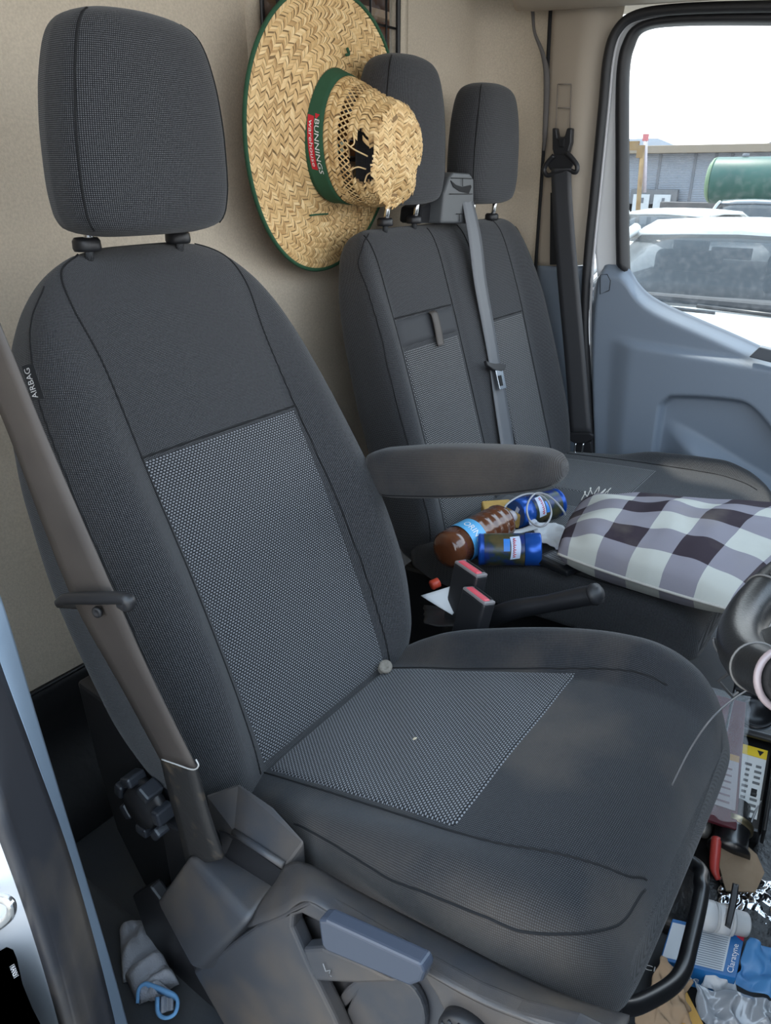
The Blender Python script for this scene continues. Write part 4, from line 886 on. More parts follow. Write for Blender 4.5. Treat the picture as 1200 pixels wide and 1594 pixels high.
crumple('paper_napkin', [PZ(836, 845, bz), PZ(876, 862, bz), PZ(888, 828, bz), PZ(820, 812, bz)], bz, .010, m_paper, 'crumpled white paper napkin between the tin and the checked cushion', 'napkin', sc=30, seed=3)
obj_ = box('scanner_handset', PZ(872, 876, .474), (.085, .06, .014), M('handset_black', (.012, .013, .015), .3), ax=(A(.9, -.25, .02), A(.25, .9, .0), A(0, 0, 1)), bevel=.004); tag(obj_, 'flat black handset with grey label beside the checked cushion', 'handset')
hc = PZ(872, 876, .474) + A(-.005, .006, .0075)
box('handset_label', hc, (.055, .036, .0006), M('label_grey', (.16, .17, .18), .6), obj_, ax=(A(.9, -.25, .02), A(.25, .9, .0), A(0, 0, 1)), bevel=0)
for k in range(4): box('label_line', hc + A(.25, .9, 0) * (.012 - .008 * k) + A(0, 0, .0006), (.045, .002, .0004), M('label_line_grey', (.35, .36, .37), .6), obj_, ax=(A(.9, -.25, .02), A(.25, .9, .0), A(0, 0, 1)), bevel=0)
cab = tube('usb_cable', [PZ(790, 816, .478), PZ(786, 800, .50), PZ(788, 786, .515), PZ(812, 771, .525), PZ(836, 769, .53), PZ(852, 780, .53), PZ(858, 798, .53), PZ(852, 814, .52), PZ(840, 820, .51), PZ(826, 812, .51), PZ(820, 796, .52), PZ(823, 780, .525), PZ(834, 768, .53), PZ(850, 770, .53), PZ(864, 780, .525), PZ(876, 794, .515), PZ(880, 802, .50)], .0022, M('cable_grey', (.42, .42, .43), .5), n=8, sm=140); tag(cab, 'grey looped cable lying over the blue tin on the bench', 'cable')
strap_ = ribbon('paper_strip', [PZ(796, 826, .478), PZ(815, 822, .482), PZ(838, 812, .49)], [PZ(797, 834, .476), PZ(818, 828, .480), PZ(842, 822, .488)], .001, m_paper, n=12); tag(strap_, 'narrow white paper strip beside the brown bottle neck', 'paper strip')
# ---- red-button buckles
def buckle(tA, tB, root, label):
    tA, tB, root = map(np.asarray, (tA, tB, root)); tip = (tA + tB) / 2; side = unit(tB - tA); w = np.linalg.norm(tB - tA); ax = tip - root; ax = unit(ax - side * (ax @ side)); L = np.linalg.norm(tip - root); nn = np.cross(ax, side); nn = nn if nn @ (CAM - tip) > 0 else -nn
    t = thing('belt_buckle', label, 'buckle', root, 'belt buckles'); X3 = (ax, side, nn)
    box('body', tip - ax * L * .5, (L, w, .028), m_blk, t, ax=X3, bevel=.006, seg=3)
    box('bezel', tip - ax * .001, (.006, w * .94, .026), M('bezel_grey', (.22, .2, .2), .35), t, ax=X3, bevel=.002)
    box('button', tip + ax * .001 + nn * .003, (.006, w * .80, .015), M('buckle_red', (.72, .10, .13), .35), t, ax=X3, bevel=.003)
    box('slot', tip + ax * .002 - nn * .009, (.005, w * .7, .003), m_dark, t, ax=X3, bevel=0)
    return t
buckle(PY(715, 872, .37), PY(752, 897, .345), PY(682, 928, .37), 'upper seat belt buckle with red button, against the blue tin')
buckle(PY(728, 913, .325), PY(764, 940, .30), PY(696, 966, .32), 'lower seat belt buckle with red button, next to the white paper')
pp = crumple('white_paper', [PY(655, 928, .33), PY(704, 958, .33), PY(722, 934, .36), PY(718, 908, .37)], 0, .002, m_paper, 'torn white paper tucked between driver seat and buckles', 'paper', n=8, sc=9)
# ---- handbrake
hb = thing('handbrake', 'black handbrake lever between driver seat and bench', 'handbrake', PY(700, 985, .36))
tube('lever', [PY(700, 985, .36), PY(790, 952, .37), PY(850, 940, .375), PY(905, 929, .38), PY(922, 926, .38)], [.018, .018, .0155, .017, .0165], m_blk, hb, n=20, sm=40)
lathe('button', PY(922, 926, .38), unit(PY(940, 921, .38) - PY(922, 926, .38)), [(0, .018), (.004, .019), (.012, .0175), (.014, .012), (.017, .011), (.018, 0)], m_rub, hb, n=24)
crumple('lever_boot', [PY(660, 975, .30), PY(760, 990, .30), PY(760, 955, .42), PY(660, 945, .42)], 0, .008, m_rub, n=14, parent=hb)
# ---- spacer spool and a crumb on the cushion
def csurf(x, y, lift):
    lo, hi = -.02, .12                       # walk the ray down to the cushion surface
    for o in np.linspace(hi, lo, 400):
        P = PN(x, y, DC.B + DC.w * o, DC.w); d = P - DC.B; u, v = d @ EY, d @ DC.v
        if DC.front(u, v) >= o: return P + DC.w * lift
    return P
sp0 = csurf(602, 1048, .011); sax = unit(CAM - sp0 + A(.0, .3, .15))
spool = lathe('spacer_spool', sp0 - sax * .012, sax, [(0, 0), (0, .0105), (.004, .0112), (.006, .0105), (.007, .006), (.014, .006), (.015, .0105), (.017, .0115), (.021, .0112), (.0215, .0045), (.0205, .004), (.0205, 0)], M('spool_grey', (.24, .215, .18), .7, var=(300, (.18, .16, .13))), n=36); tag(spool, 'small grey-brown plastic spool on the driver seat near the backrest', 'spool')
cz = csurf(643, 1154, .002)
cr_ = lathe('crumb', cz, unit(A(.3, .5, .2)), [(0, 0), (.001, .0018), (.004, .0024), (.006, .001), (.007, 0)], M('crumb_tan', (.5, .42, .3), .8), n=8); tag(cr_, 'tan crumb lying on the driver seat insert', 'crumb')
# ================================================================== steering wheel
wa = math.radians(38); wd = A(-math.cos(wa), 0, -math.sin(wa)); wc = A(1.145, .02, .805) - .19 * wd; wnrm = unit(np.cross(EY, wd)); wnrm = wnrm if wnrm[2] > 0 else -wnrm
sw = thing('steering_wheel', 'black leather steering wheel with grey spoke at the right edge', 'steering wheel', wc)
m_lea = M('black_leather', (.018, .018, .018), .32, bump=(420, .35, .0006))
wheel = lambda p, r=.19: wc + r * (wd * math.cos(p) + EY * math.sin(p))
rim = tube('rim', [wheel(p) for p in np.linspace(0, 2 * math.pi, 96, endpoint=False)], .0205, m_lea, sw, n=20, closed=True)
for p in (.30, .52, -.62): tube('rim_seam', [wheel(p) + .0208 * (unit(wheel(p) - wc) * math.cos(a) + wnrm * math.sin(a)) for a in np.linspace(0, 2 * math.pi, 28, endpoint=False)], .0011, M('seam_grey', (.16, .15, .14), .6), rim, n=5, closed=True)
perf = M('perforated_leather', (.028, .028, .028), .5)
for p in np.linspace(.33, .95, 26):
    for a in (2.2, 2.5, 2.8):
        c_ = wheel(p) + .0205 * (unit(wheel(p) - wc) * math.cos(a) + wnrm * math.sin(a)); nn = unit(unit(wheel(p) - wc) * math.cos(a) + wnrm * math.sin(a))
        lathe('stitch', c_, nn, [(0, .0024), (.0007, .0018), (.0009, 0)], perf, rim, n=6)
m_spk = M('spoke_grey', (.14, .14, .14), .35)
for pc in (-.35, .9, -2.2, 2.4):
    a, b = wheel(pc - .16, .175), wheel(pc + .16, .175); c, d = wheel(pc + .35, .07), wheel(pc - .35, .07)
    prism('spoke', [a, b, c, d], -wnrm * .016, m_spk if pc == .9 else m_lea, sw, bevel=.004)
lathe('hub', wc - wnrm * .03, wnrm, [(0, 0), (0, .075), (.03, .08), (.042, .065), (.05, 0)], m_blk, sw, n=36)
lathe('column', wc - wnrm * .35, wnrm, [(0, .05), (.30, .045), (.32, .0)], m_blk, sw, n=20)
# plastic ring and zip tie on the rim
tube('clip_ring', [wheel(-.86) + .0235 * (unit(wheel(-.86) - wc) * math.cos(a) + wnrm * math.sin(a)) for a in np.linspace(0, 2 * math.pi, 40, endpoint=False)], .003, M('clear_ring', (.32, .25, .25), .2, coat=.5), sw, n=8, closed=True)
zt = tube('cable_tie', [wheel(-.25) + .0225 * (unit(wheel(-.25) - wc) * math.cos(a) + wnrm * math.sin(a)) for a in np.linspace(.5, -2.6, 24)] + [PX(1118, 1060, 1.135), PX(1140, 1085, 1.14), PX(1148, 1078, 1.142)], .0016, M('tie_grey', (.06, .06, .062), .4), n=6); tag(zt, 'dark cable tie looped round the steering wheel rim', 'cable tie')
wr_ = tube('thin_wire', [PX(1162, 1075, 1.148), PX(1142, 1088, 1.145), PX(1108, 1118, 1.135), PX(1075, 1165, 1.122), PX(1046, 1222, 1.112)], .0011, M('wire_grey', (.13, .13, .135), .4), n=6, sm=40); tag(wr_, 'thin dark wire end reaching over the driver seat front', 'wire')
# ================================================================== floor clutter ahead of the driver seat
jack = thing('trolley_jack', 'black trolley jack with white and yellow warning label on the floor', 'jack', A(1.16, .6, .0))
m_jk = M('jack_black', (.010, .010, .011), .3, coat=.3)
j0, j1 = PZ(1142, 1300, .11), PZ(1182, 1080, .21); jx = unit(j1 - j0); jl = np.linalg.norm(j1 - j0); js = unit(np.cross(jx, A(.0, -.45, .9))); js = js if js[0] > 0 else -js; jn = np.cross(js, jx); jn = jn if jn[2] > 0 else -jn
J = lambda a, b, c=0: j0 + jx * jl * a + js * b + jn * c
JA = (jx, js, jn)
box('frame', J(.5, .0, -.03), (jl * .86, .085, .05), m_jk, jack, ax=JA, bevel=.006)
for s_ in (-1, 1): box('side_rail', J(.52, s_ * .046, .0), (jl * .95, .006, .05), m_jk, jack, ax=JA, bevel=.002)
pl_ = box('saddle_plate', J(.80, 0, .012), (jl * .26, .082, .008), M('jack_steel', (.24, .26, .28), .25, metal=.9), jack, ax=JA, bevel=.004)
lathe('saddle_ring', J(.80, 0, .015), jn, [(0, .036), (.006, .036), (.007, .030), (.002, .028), (.001, 0)], M('ring_dark', (.02, .02, .022), .3, metal=.5), jack, n=32)
box('cross_bar', J(.945, 0, .02), (.014, .098, .014), m_jk, jack, ax=JA, bevel=.004); box('cross_bar', J(.655, 0, .014), (.014, .105, .012), m_jk, jack, ax=JA, bevel=.004)
lab = box('warning_label', J(.37, .003, -.0035), (jl * .46, .058, .0012), M('label_white', (.62, .62, .60), .5), jack, ax=JA, bevel=0)
box('label_header', J(.57, .003, -.0026), (jl * .065, .058, .0012), M('label_yellow', (.75, .52, .01), .5), lab, ax=JA, bevel=0)
prism('label_triangle', [J(.585, .014, -.0018), J(.585, .026, -.0018), J(.55, .020, -.0018)], jn * .0004, m_dark, lab, bevel=0)
for k in range(9):
    for c_ in (-.018, .0, .018):
        if rng.random() < .8: box('label_glyph', J(.18 + .037 * k, c_ + .003, -.0026), (jl * .016, .007 + .006 * rng.random(), .0006), M('label_ink', (.12, .12, .12), .6), lab, ax=JA, bevel=0)
box('label_glyph', J(.30, .02, -.0026), (jl * .05, .010, .0006), m_dark, lab, ax=JA, bevel=0)
cy = lathe('ram', J(.20, -.004, -.006), -jx, [(0, .024), (jl * .10, .024), (jl * .105, .032), (jl * .14, .033), (jl * .17, .029), (jl * .26, .031), (jl * .28, .036), (jl * .30, .036), (jl * .31, 0)], m_jk, jack, n=30)
lathe('ram_collar', J(.085, -.004, -.006), -jx, [(0, .030), (.002, .0345), (.012, .0345), (.014, .031)], M('brass_collar', (.30, .25, .15), .3, metal=.9), jack, n=30)
lathe('release_valve', J(.07, -.052, -.004), -jx, [(0, .012), (.012, .016), (.03, .016), (.04, .013), (.045, 0)], M('valve_steel', (.35, .33, .30), .35, metal=.8), jack, n=20)
def mound(s, t):
    p = A(1.03 + .30 * s, .30 + .62 * t, 0); e = (max(0, 1 - (2 * s - 1) ** 4) * max(0, 1 - (2 * t - 1) ** 4)) ** .5
    return p + A(0, 0, .003 + (.055 + .05 * t + .012 * fnoise((s * 4, t * 6, 2))) * e)
tag(grid('rubbish_bag', mound, 24, 36, M('black_bag', (.010, .010, .011), .35, bump=(60, .6, .004)), solid=.001), 'dark crumpled plastic bag under the trolley jack', 'bag')
# red handle by the jack
rh = tube('red_handle', [PZ(1115, 1305, .12), PZ(1113, 1330, .11), PZ(1112, 1352, .10), PZ(1118, 1370, .09)], [.009, .009, .008, .004], M('red_handle', (.42, .045, .035), .4), n=12, sm=16); tag(rh, 'red tool handle beside the trolley jack', 'handle')
# red and white blister pack in clear film, left of the jack
pk = thing('blister_pack', 'red and white packet in clear film between seat and jack', 'packet', PZ(1125, 1290, .12))
pk0, pk1 = PZ(1122, 1285, .13), PZ(1140, 1090, .21); pkx = unit(pk1 - pk0); pkl = np.linalg.norm(pk1 - pk0); pks = js
KA = (pkx, js, jn)
box('card', pk0 + pkx * pkl * .5 - js * .012, (pkl, .075, .01), M('pack_red', (.085, .012, .02), .4), pk, ax=KA, bevel=.002)
box('card_label', pk0 + pkx * pkl * .30 - js * .012 + jn * .006, (pkl * .36, .066, .001), M('pack_white', (.36, .34, .35), .45), pk, ax=KA, bevel=0)
box('card_band', pk0 + pkx * pkl * .505 - js * .012 + jn * .006, (pkl * .05, .066, .001), M('pack_yellow', (.38, .20, .03), .5), pk, ax=KA, bevel=0)
for k in range(6): box('card_line', pk0 + pkx * pkl * (.16 + .05 * k) - js * .012 + jn * .007, (pkl * .012, .045, .0006), M('pack_ink', (.16, .10, .12), .6), pk, ax=KA, bevel=0)
m_film = M('clear_film', (.9, .92, .95), .08, alpha=.10, spec=.5)
crumple('film', [pk0 - js * .055 + jn * .012, pk1 - js * .055 + jn * .012, pk1 + js * .03 + jn * .012, pk0 + js * .03 + jn * .012], 0, .006, m_film, n=18, sc=26, sharp=True, parent=pk)
# cardboard scrap, foil, tube, strap, tablet box, glove, tissue, film, bag, packet
card = prism('cardboard_scrap', [PZ(x, y, z) for x, y, z in [(1114, 1318, .105), (1160, 1314, .105), (1178, 1330, .10), (1190, 1358, .09), (1176, 1388, .075), (1130, 1386, .075), (1120, 1350, .09)]], (0, 0, -.003), M('cardboard', (.30, .215, .14), .85, var=(40, (.25, .175, .11))), bevel=0); tag(card, 'torn brown cardboard piece below the trolley jack', 'cardboard')
fo_ = crumple('foil_wrapper', [PZ(1112, 1420, .045), PZ(1225, 1470, .03), PZ(1250, 1400, .05), PZ(1118, 1362, .06)], 0, .010, M('foil', (.62, .64, .68), .16, metal=1.), 'crumpled silver foil wrapper on the cab floor', 'foil', n=46, sc=34, sharp=True)
wt = thing('white_tube', 'white plastic tube with ribbed joints on the cab floor', 'tube', PZ(1130, 1440, .05))
ta_, tb_ = PZ(1084, 1420, .095), PZ(1163, 1440, .085); tx = unit(tb_ - ta_); tl = np.linalg.norm(tb_ - ta_)
m_wp = M('white_plastic', (.58, .58, .58), .4)
lathe('barrel', ta_, tx, [(0, 0), (0, .024), (tl * .32, .024), (tl * .33, .021), (tl * .36, .021), (tl * .37, .023), (tl * .62, .023), (tl * .63, .020), (tl * .97, .019), (tl, .017), (tl, 0)], m_wp, wt, n=30)
for f in (.34, .63): lathe('joint_ring', ta_ + tx * tl * f, tx, [(0, .0225), (.003, .0235), (.006, .0225)], M('ring_white', (.42, .42, .42), .4), wt, n=30)
stp = ribbon('black_strap', [PZ(1140, 1375, .13), PZ(1135, 1405, .122), PZ(1128, 1440, .115)], [PZ(1150, 1378, .13), PZ(1146, 1408, .122), PZ(1137, 1446, .115)], .003, m_blk, n=12); tag(stp, 'short black strap lying across the white tube', 'strap')
bx_ = thing('tablet_box', 'blue and white tablet box lying on the cab floor', 'box', PZ(1090, 1480, .05))
c00, c10, c01 = PZ(1030, 1492, .075), PZ(1048, 1432, .075), PZ(1128, 1516, .075)
u_, v_ = c01 - c00, c10 - c00; bn = A(0, 0, 1); m_bx = M('box_blue', (.012, .13, .36), .4)
BX = lambda a, b, c=0: c00 + u_ * a + v_ * b + bn * c
prism('carton', [BX(-.02, -.03), BX(1.18, -.03), BX(1.18, 1.03), BX(-.02, 1.03)], (0, 0, -.045), m_bx, bx_, bevel=.001)
obj('white_panel', [BX(0, .04, .0006), BX(.97, .04, .0006), BX(.97, .93, .0006), BX(0, .93, .0006)], [(0, 1, 2, 3)], M('box_white', (.62, .64, .66), .45), bx_, smooth=False)
for k in range(15): obj('print_line', [BX(.30 + .05 * (k % 3), .86 - .055 * k, .001), BX(.94, .86 - .055 * k, .001), BX(.94, .84 - .055 * k, .001), BX(.30 + .05 * (k % 3), .84 - .055 * k, .001)], [(0, 1, 2, 3)], M('print_grey', (.22, .24, .28), .6), bx_, smooth=False)
text('box_text', 'Claratyne', m_text, bx_, lambda x, y: BX(1.15 - y, .05 + x, .0012), .70, .13)
dn = A(0, 0, -1); text('box_text', 'Claratyne', m_text, bx_, lambda x, y: BX(-.25 + x, -.045, -.034 + y), .9, .016)
prism('red_corner', [BX(1.08, .93, .0008), BX(1.18, .86, .0008), BX(1.18, 1.03, .0008), BX(1.0, 1.03, .0008)], (0, 0, .0006), M('box_red', (.45, .02, .05), .4), bx_, bevel=0)
crumple('blue_glove', [PZ(1140, 1535, .05), PZ(1235, 1590, .04), PZ(1245, 1500, .07), PZ(1160, 1478, .07)], 0, .020, M('blue_nitrile', (.06, .20, .42), .45), 'crumpled blue nitrile glove on the cab floor', 'glove', n=40, sc=26, seed=9)
crumple('white_tissue', [PZ(1086, 1545, .045), PZ(1150, 1560, .04), PZ(1140, 1515, .06), PZ(1112, 1505, .06)], 0, .014, M('tissue', (.55, .55, .56), .9), 'crumpled white tissue between tablet box and clear film', 'tissue', n=24, sc=34, seed=4)
crumple('clear_blister', [PZ(1075, 1600, .03), PZ(1240, 1680, .02), PZ(1240, 1585, .04), PZ(1075, 1540, .05)], 0, .012, M('blister_grey', (.30, .31, .33), .15, coat=.8), 'clear grey plastic blister sheet on the cab floor', 'plastic sheet', n=40, sc=22, seed=2, sharp=True)
crumple('paper_bag', [PZ(978, 1600, .03), PZ(1062, 1640, .02), PZ(1066, 1535, .06), PZ(1020, 1500, .10)], 0, .018, M('kraft_paper', (.33, .225, .14), .85), 'crumpled brown paper bag under the front of the driver seat', 'paper bag', n=30, sc=20, seed=6, sharp=True)
yp = prism('yellow_packet', [PZ(x, y, .055) for x, y in [(1058, 1548), (1068, 1540), (1104, 1610), (1070, 1650), (1045, 1620)]], (0, 0, -.012), M('packet_yellow', (.52, .26, .02), .35), bevel=.002); tag(yp, 'yellow packet beside the brown paper bag', 'packet')
wt2 = tube('steel_cable', [PZ(1205, 1215, .14), PZ(1180, 1255, .13), PZ(1168, 1283, .12)], .0022, M('cable_steel', (.34, .34, .34), .35, metal=.6), n=6, sm=16); tag(wt2, 'thin grey steel cable beside the trolley jack', 'cable')
# ---- cloth glove on the floor at the near side
gl = thing('work_glove', 'grey knitted work glove with light blue hem on the floor', 'glove', PZ(235, 1560, .02))
m_knit = M('grey_knit', (.34, .34, .36), .95, bump=(420, .8, .0016), var=(20, (.28, .28, .30)))
zg = .090
# floor pedestal below the glove is the seat-side sill
gq = [PZ(188, 1452, zg), PZ(192, 1530, zg), PZ(262, 1500, zg), PZ(224, 1438, zg)]
def fold(q, h, sd):
    def f(s, t):
        p = q[0] * (1 - s) * (1 - t) + q[1] * s * (1 - t) + q[2] * s * t + q[3] * (1 - s) * t
        e = max(0, (1 - (2 * t - 1) ** 4)) ** .5 * max(0, (1 - (2 * s - 1) ** 6)) ** .5
        return p + A(0, 0, h * e + .006 * math.sin(9 * s + 3 * t + sd) * e + .004 * fnoise((s * 5, t * 5, sd)))
    return f
grid('glove_palm', fold(gq, .03, 1), 30, 24, m_knit, gl, solid=.003)
gq2 = [PZ(196, 1520, zg + .01), PZ(216, 1563, zg), PZ(278, 1532, zg + .01), PZ(254, 1494, zg + .015)]
grid('glove_cuff', fold(gq2, .028, 4), 30, 24, m_knit, gl, solid=.003)
hp = [(214, 1562, 1), (216, 1540, .2), (226, 1530, 0), (240, 1534, 0), (258, 1541, 0), (272, 1548, 0), (277, 1562, .1), (272, 1578, .3), (258, 1584, .6), (247, 1576, .7), (246, 1552, .3)]
ribbon('glove_hem', [PZ(x, y, zg + .036 - .02 * f) for x, y, f in hp], [PZ(x + (1 if i < 6 else -2), y + (8 if 2 <= i < 6 else 0), zg + .020 - .018 * f) for i, (x, y, f) in enumerate(hp)], .004, M('hem_blue', (.13, .30, .52), .85, bump=(300, .6, .001)), gl, n=50)
grid('glove_cuff', fold([PZ(217, 1560, zg + .004), PZ(246, 1556, zg + .006), PZ(268, 1544, zg + .012), PZ(222, 1530, zg + .014)], .02, 7), 20, 16, m_knit, gl, solid=.002)
grid('glove_opening', lambda s, t: PZ(250 + 20 * s, 1552 + 26 * t - 6 * s, zg + .018 + .004 * math.sin(s * 9)), 8, 8, m_knit, gl, solid=.002)
# ================================================================== outside the passenger window
GZ = -.80
m_asph = M('yard_concrete', (.26, .245, .22), .9, var=(.6, (.24, .23, .22)))
struct(obj('ground', [(-80, -60, GZ), (80, -60, GZ), (80, 90, GZ), (-80, 90, GZ)], [(0, 1, 2, 3)], m_asph, smooth=False), 'pale concrete yard outside the van')
# warehouse
wh = thing('warehouse', 'long grey metal-clad warehouse across the yard', 'building', (-8, 30, GZ))
m_clad = M('grey_cladding', (.21, .23, .265), .5); m_roofb = M('roof_tan', (.20, .165, .125), .7); m_dkr = M('roof_dark', (.10, .11, .13), .6)
Yb = 30.0
z_top, z_eav = 1.87, 2.13
nr = 46
V, F = [], []
for k in range(nr * 2 + 1):
    z = GZ + (z_top - GZ) * k / (nr * 2); V += [(-30, Yb - (.02 if k % 2 else 0), z), (16, Yb - (.02 if k % 2 else 0), z)]
F = [(2 * k, 2 * k + 1, 2 * k + 3, 2 * k + 2) for k in range(nr * 2)]
obj('wall_cladding', V, F, m_clad, wh, smooth=False, solid=.1, off=1)
for x in (-13.0, -10.6, -8.38, -7.12, -6.41, -5.87, -4.0, -1.5): box('wall_joint', (x, Yb - .08, (GZ + z_top) / 2), (.10, .10, z_top - GZ), M('joint_dark', (.10, .11, .13), .6), wh, bevel=0)
box('fascia', (-7, Yb - .25, (z_top + z_eav) / 2), (46, .5, z_eav - z_top), m_roofb, wh, bevel=.02)
prism('roof', [A(-30, Yb, z_eav), A(-30, Yb + 9, z_eav + 1.6), A(-30, Yb + 18, z_eav)], (46, 0, 0), m_dkr, wh, bevel=0) if False else None
prism('gable', [A(-13, Yb + 3, z_eav - .1), A(-13, Yb + 3, 2.5), A(-9.6, Yb + 3, 2.5), A(-8.6, Yb + 3, z_eav), A(-8.6, Yb + 3, z_eav - .1)], (0, .3, 0), M('gable_grey', (.34, .37, .42), .6), wh, bevel=0)
prism('gable', [A(-5.9, Yb + 3, z_eav - .1), A(-4.3, Yb + 3, 2.72), A(0, Yb + 3, 3.3), A(0, Yb + 3, z_eav - .1)], (0, .3, 0), m_dkr, wh, bevel=0)
box('plinth', (-7, Yb - .3, (GZ + .15) / 2), (46, .3, .15 - GZ), M('plinth_dark', (.09, .09, .10), .8), wh, bevel=0)
dr = box('loading_door', (-8.35, Yb - .35, .02), (1.75, .2, 1.28), M('door_frame_dark', (.10, .105, .115), .6), wh, bevel=.02)
for x in (-8.78, -8.0): 
    box('door_leaf', (x, Yb - .47, -.04), (.62, .06, 1.05), M('leaf_white', (.40, .42, .44), .5), dr, bevel=.01)
    box('door_mark', (x + .05, Yb - .51, .28), (.10, .03, .18), m_dkr, dr, bevel=.01)
# dark hedge-like wall in front of it
yw = box('yard_wall', (-2.6, 24, (GZ + .42) / 2), (7.4, .4, .42 - GZ), M('wall_dark', (.075, .072, .072), .9, var=(3, (.11, .10, .10))), bevel=.02); tag(yw, 'low dark yard wall below the green tank', 'wall')
# green tank
tk = thing('green_tank', 'big green cylindrical tank lying in the yard', 'tank', (-1.5, 20.5, .3))
m_tk = M('tank_green', (.011, .058, .048), .5, var=(1.2, (.015, .075, .06)))
tc_ = PY(1104, 281, 20.5); tr_ = .53
lathe('shell', tc_ + A(.12, 0, 0), A(1, 0, 0), [(0, tr_ * .98), (.03, tr_), (6, tr_), (6, 0)], m_tk, tk, n=48)
lathe('end_cap', tc_ + A(.12, 0, 0), A(-1, 0, 0), [(0, tr_), (.06, tr_ * .96), (.12, tr_ * .8), (.16, tr_ * .45), (.17, 0)], M('tank_pale_green', (.11, .18, .10), .5), tk, n=48)
for x in (.9, 3.5): box('cradle', tc_ + A(x, 0, -tr_ - .3), (.25, .7, .8), m_dkr, tk)
lathe('hatch', tc_ + A(.75, 0, tr_ - .03), A(0, 0, 1), [(0, .08), (.09, .08), (.1, .05), (.1, 0)], m_dkr, tk, n=16)
# rusty pole with banding and red top
po = thing('rusty_pole', 'leaning rusty steel pole with red top in the yard', 'pole', PY(988, 420, 15))
tube('pole', [PY(986, 420, 15), PY(1000, 232, 15)], .045, M('rust', (.17, .10, .04), .8, var=(6, (.22, .15, .07))), po, n=12)
tube('mast', [PY(1003, 300, 15.1), PY(1005, 212, 15.1)], .04, M('mast_grey', (.40, .36, .40), .6), po, n=10)
box('red_top', PY(1005, 214, 15.1), (.09, .09, .12), M('top_red', (.40, .12, .13), .6), po); box('bracket', PY(997, 236, 15), (.12, .1, .22), MATS['rust'], po)
box('beam', PY(982, 227, 15) + A(-.4, 0, 0), (1.1, .1, .16), MATS['rust'], po)
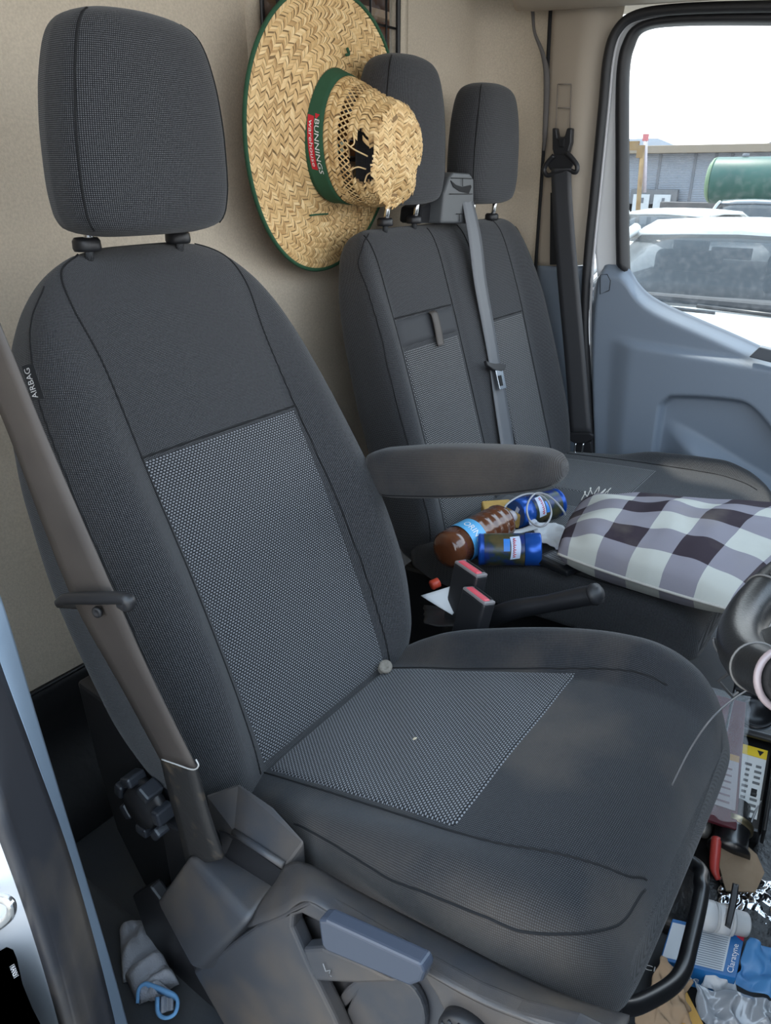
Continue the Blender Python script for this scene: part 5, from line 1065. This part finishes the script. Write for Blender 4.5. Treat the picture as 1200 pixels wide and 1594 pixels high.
# ---- cars
m_carw = M('car_white', (.50, .51, .50), .25, coat=.5); m_cgl = M('car_glass', (.02, .025, .03), .1, spec=.15, alpha=.62); m_cdk = M('car_black', (.02, .02, .022), .4)
def car(name, label, C, sc, paint, rot=0, roofz=1.48):
    """hatchback seen from the front: nose at -Y; body lofted from sections along its length"""
    R_ = np.array([[math.cos(rot), -math.sin(rot), 0], [math.sin(rot), math.cos(rot), 0], [0, 0, 1]])
    T = lambda x, y, z: np.asarray(C) + R_ @ (A(x, y, z) * sc)
    t = thing(name, label, 'car', C)
    def sec(y, w, z0, z1, pw=3.5, n=36): return [T(w * np.sign(math.cos(a)) * abs(math.cos(a)) ** (2 / pw), y, (z0 + z1) / 2 + (z1 - z0) / 2 * np.sign(math.sin(a)) * abs(math.sin(a)) ** (2 / pw)) for a in np.linspace(0, 2 * math.pi, n, endpoint=False)]
    loft('body', [sec(-2.15, .55, .35, .62), sec(-2.1, .75, .25, .86), sec(-1.9, .84, .2, .97), sec(-1.2, .88, .2, 1.10), sec(-.7, .89, .2, 1.15), sec(.5, .89, .2, 1.12), sec(1.6, .87, .22, 1.08), sec(1.95, .8, .3, .95), sec(2.05, .6, .4, .75)], paint, t)
    tab = [(-.95, .78, 1.10), (-.6, .745, 1.21), (-.25, .69, 1.34), (.0, .64, 1.425), (.15, .60, roofz - .02), (.5, .60, roofz), (1.1, .59, roofz - .02), (1.5, .60, 1.33), (1.85, .66, 1.1)]
    glass = loft('greenhouse', [[T(-w, y, 1.04), T(-w * .985, y, 1.04 + (z - 1.04) * .6), T(-w * .9, y, z - .012), T(-w * .5, y, z), T(0, y, z + .008), T(w * .5, y, z), T(w * .9, y, z - .012), T(w * .985, y, 1.04 + (z - 1.04) * .6), T(w, y, 1.04)] for y, w, z in tab], m_cgl, t, cap=True)
    loft('roof', [[T(-w * 1.02, y, z - .04), T(-w * .95, y, z + .004), T(-w * .5, y, z + .022), T(0, y, z + .030), T(w * .5, y, z + .022), T(w * .95, y, z + .004), T(w * 1.02, y, z - .04), T(0, y, z - .04)] for y, w, z in [(.02, .625, 1.435), (.12, .61, roofz - .025), (.5, .61, roofz), (1.1, .60, roofz - .02), (1.45, .61, 1.34)]], paint, t)
    for s_ in (-1, 1):
        tube('pillar', [T(s_ * .79, -.98, 1.12), T(s_ * .735, -.55, 1.23), T(s_ * .665, -.12, 1.39), T(s_ * .62, .06, 1.45)], .035 * sc, paint, t, n=10, sm=14)
        m_ = lathe('mirror', T(s_ * .93, -.55, 1.03), unit(R_ @ A(0, -1, 0)), [(0, 0), (0, .09 * sc), (.07 * sc, .1 * sc), (.12 * sc, .06 * sc), (.13 * sc, 0)], paint, t, n=16)
        lathe('headlight', T(s_ * .62, -2.0, .74), unit(R_ @ A(0, -1, .2)), [(0, .15 * sc), (.05 * sc, .14 * sc), (.08 * sc, 0)], MATS['bright_steel'], t, n=20)
        for y in (-1.35, 1.3): lathe('wheel', T(s_ * .78, y, .31), unit(R_ @ A(s_, 0, 0)), [(0, 0), (0, .31 * sc), (.12 * sc, .31 * sc), (.13 * sc, .2 * sc), (.12 * sc, 0)], m_cdk, t, n=28)
    return t, T
hx = PY(1112, 470, 4.4)
c1, T1 = car('white_car', 'white hatchback parked closest outside the passenger window', (hx[0] - .05, 5.0, -.80), 1.13, m_carw, rot=math.radians(6))
for k, x in enumerate((-.3, .3)): tube('wiper', [T1(x + .35, -.97, 1.125), T1(x - .35, -.90, 1.145)], .012, m_cdk, c1, n=6)
m_cin = M('car_interior', (.03, .032, .036), .8)
box('mirror_inside', T1(-.03, .02, 1.33), (.26, .03, .075), m_cdk, c1); box('cabin_floor', T1(0, .5, 1.10), (1.45, 2.3, .12), m_cin, c1)
box('dashboard', T1(0, -.62, 1.13), (1.5, .45, .10), m_cin, c1, bevel=.03)
for x in (-.36, .36):
    box('seat_back', T1(x, .62, 1.14), (.50, .16, .34), m_cin, c1, bevel=.05, seg=3); box('seat_headrest', T1(x, .64, 1.33), (.27, .10, .15), m_cin, c1, bevel=.04, seg=3)
lathe('steering_wheel', T1(.36, -.30, 1.18), A(0, .6, .6), [(0, .17), (.015, .19), (.03, .17)], m_cdk, c1, n=24)
c2p = PY(1020, 335, 10.5); c2, _ = car('white_car', 'white sedan parked further back on the left in the window', (c2p[0], 10.9, -.80), 1.02, m_carw, rot=math.radians(-14))
c3p = PY(1165, 330, 15.8); c3, _ = car('dark_car', 'dark grey hatchback parked beside the white sedan', (c3p[0], 16.2, -.80), 1.02, M('car_charcoal', (.10, .105, .115), .25, coat=1.), rot=math.radians(12))
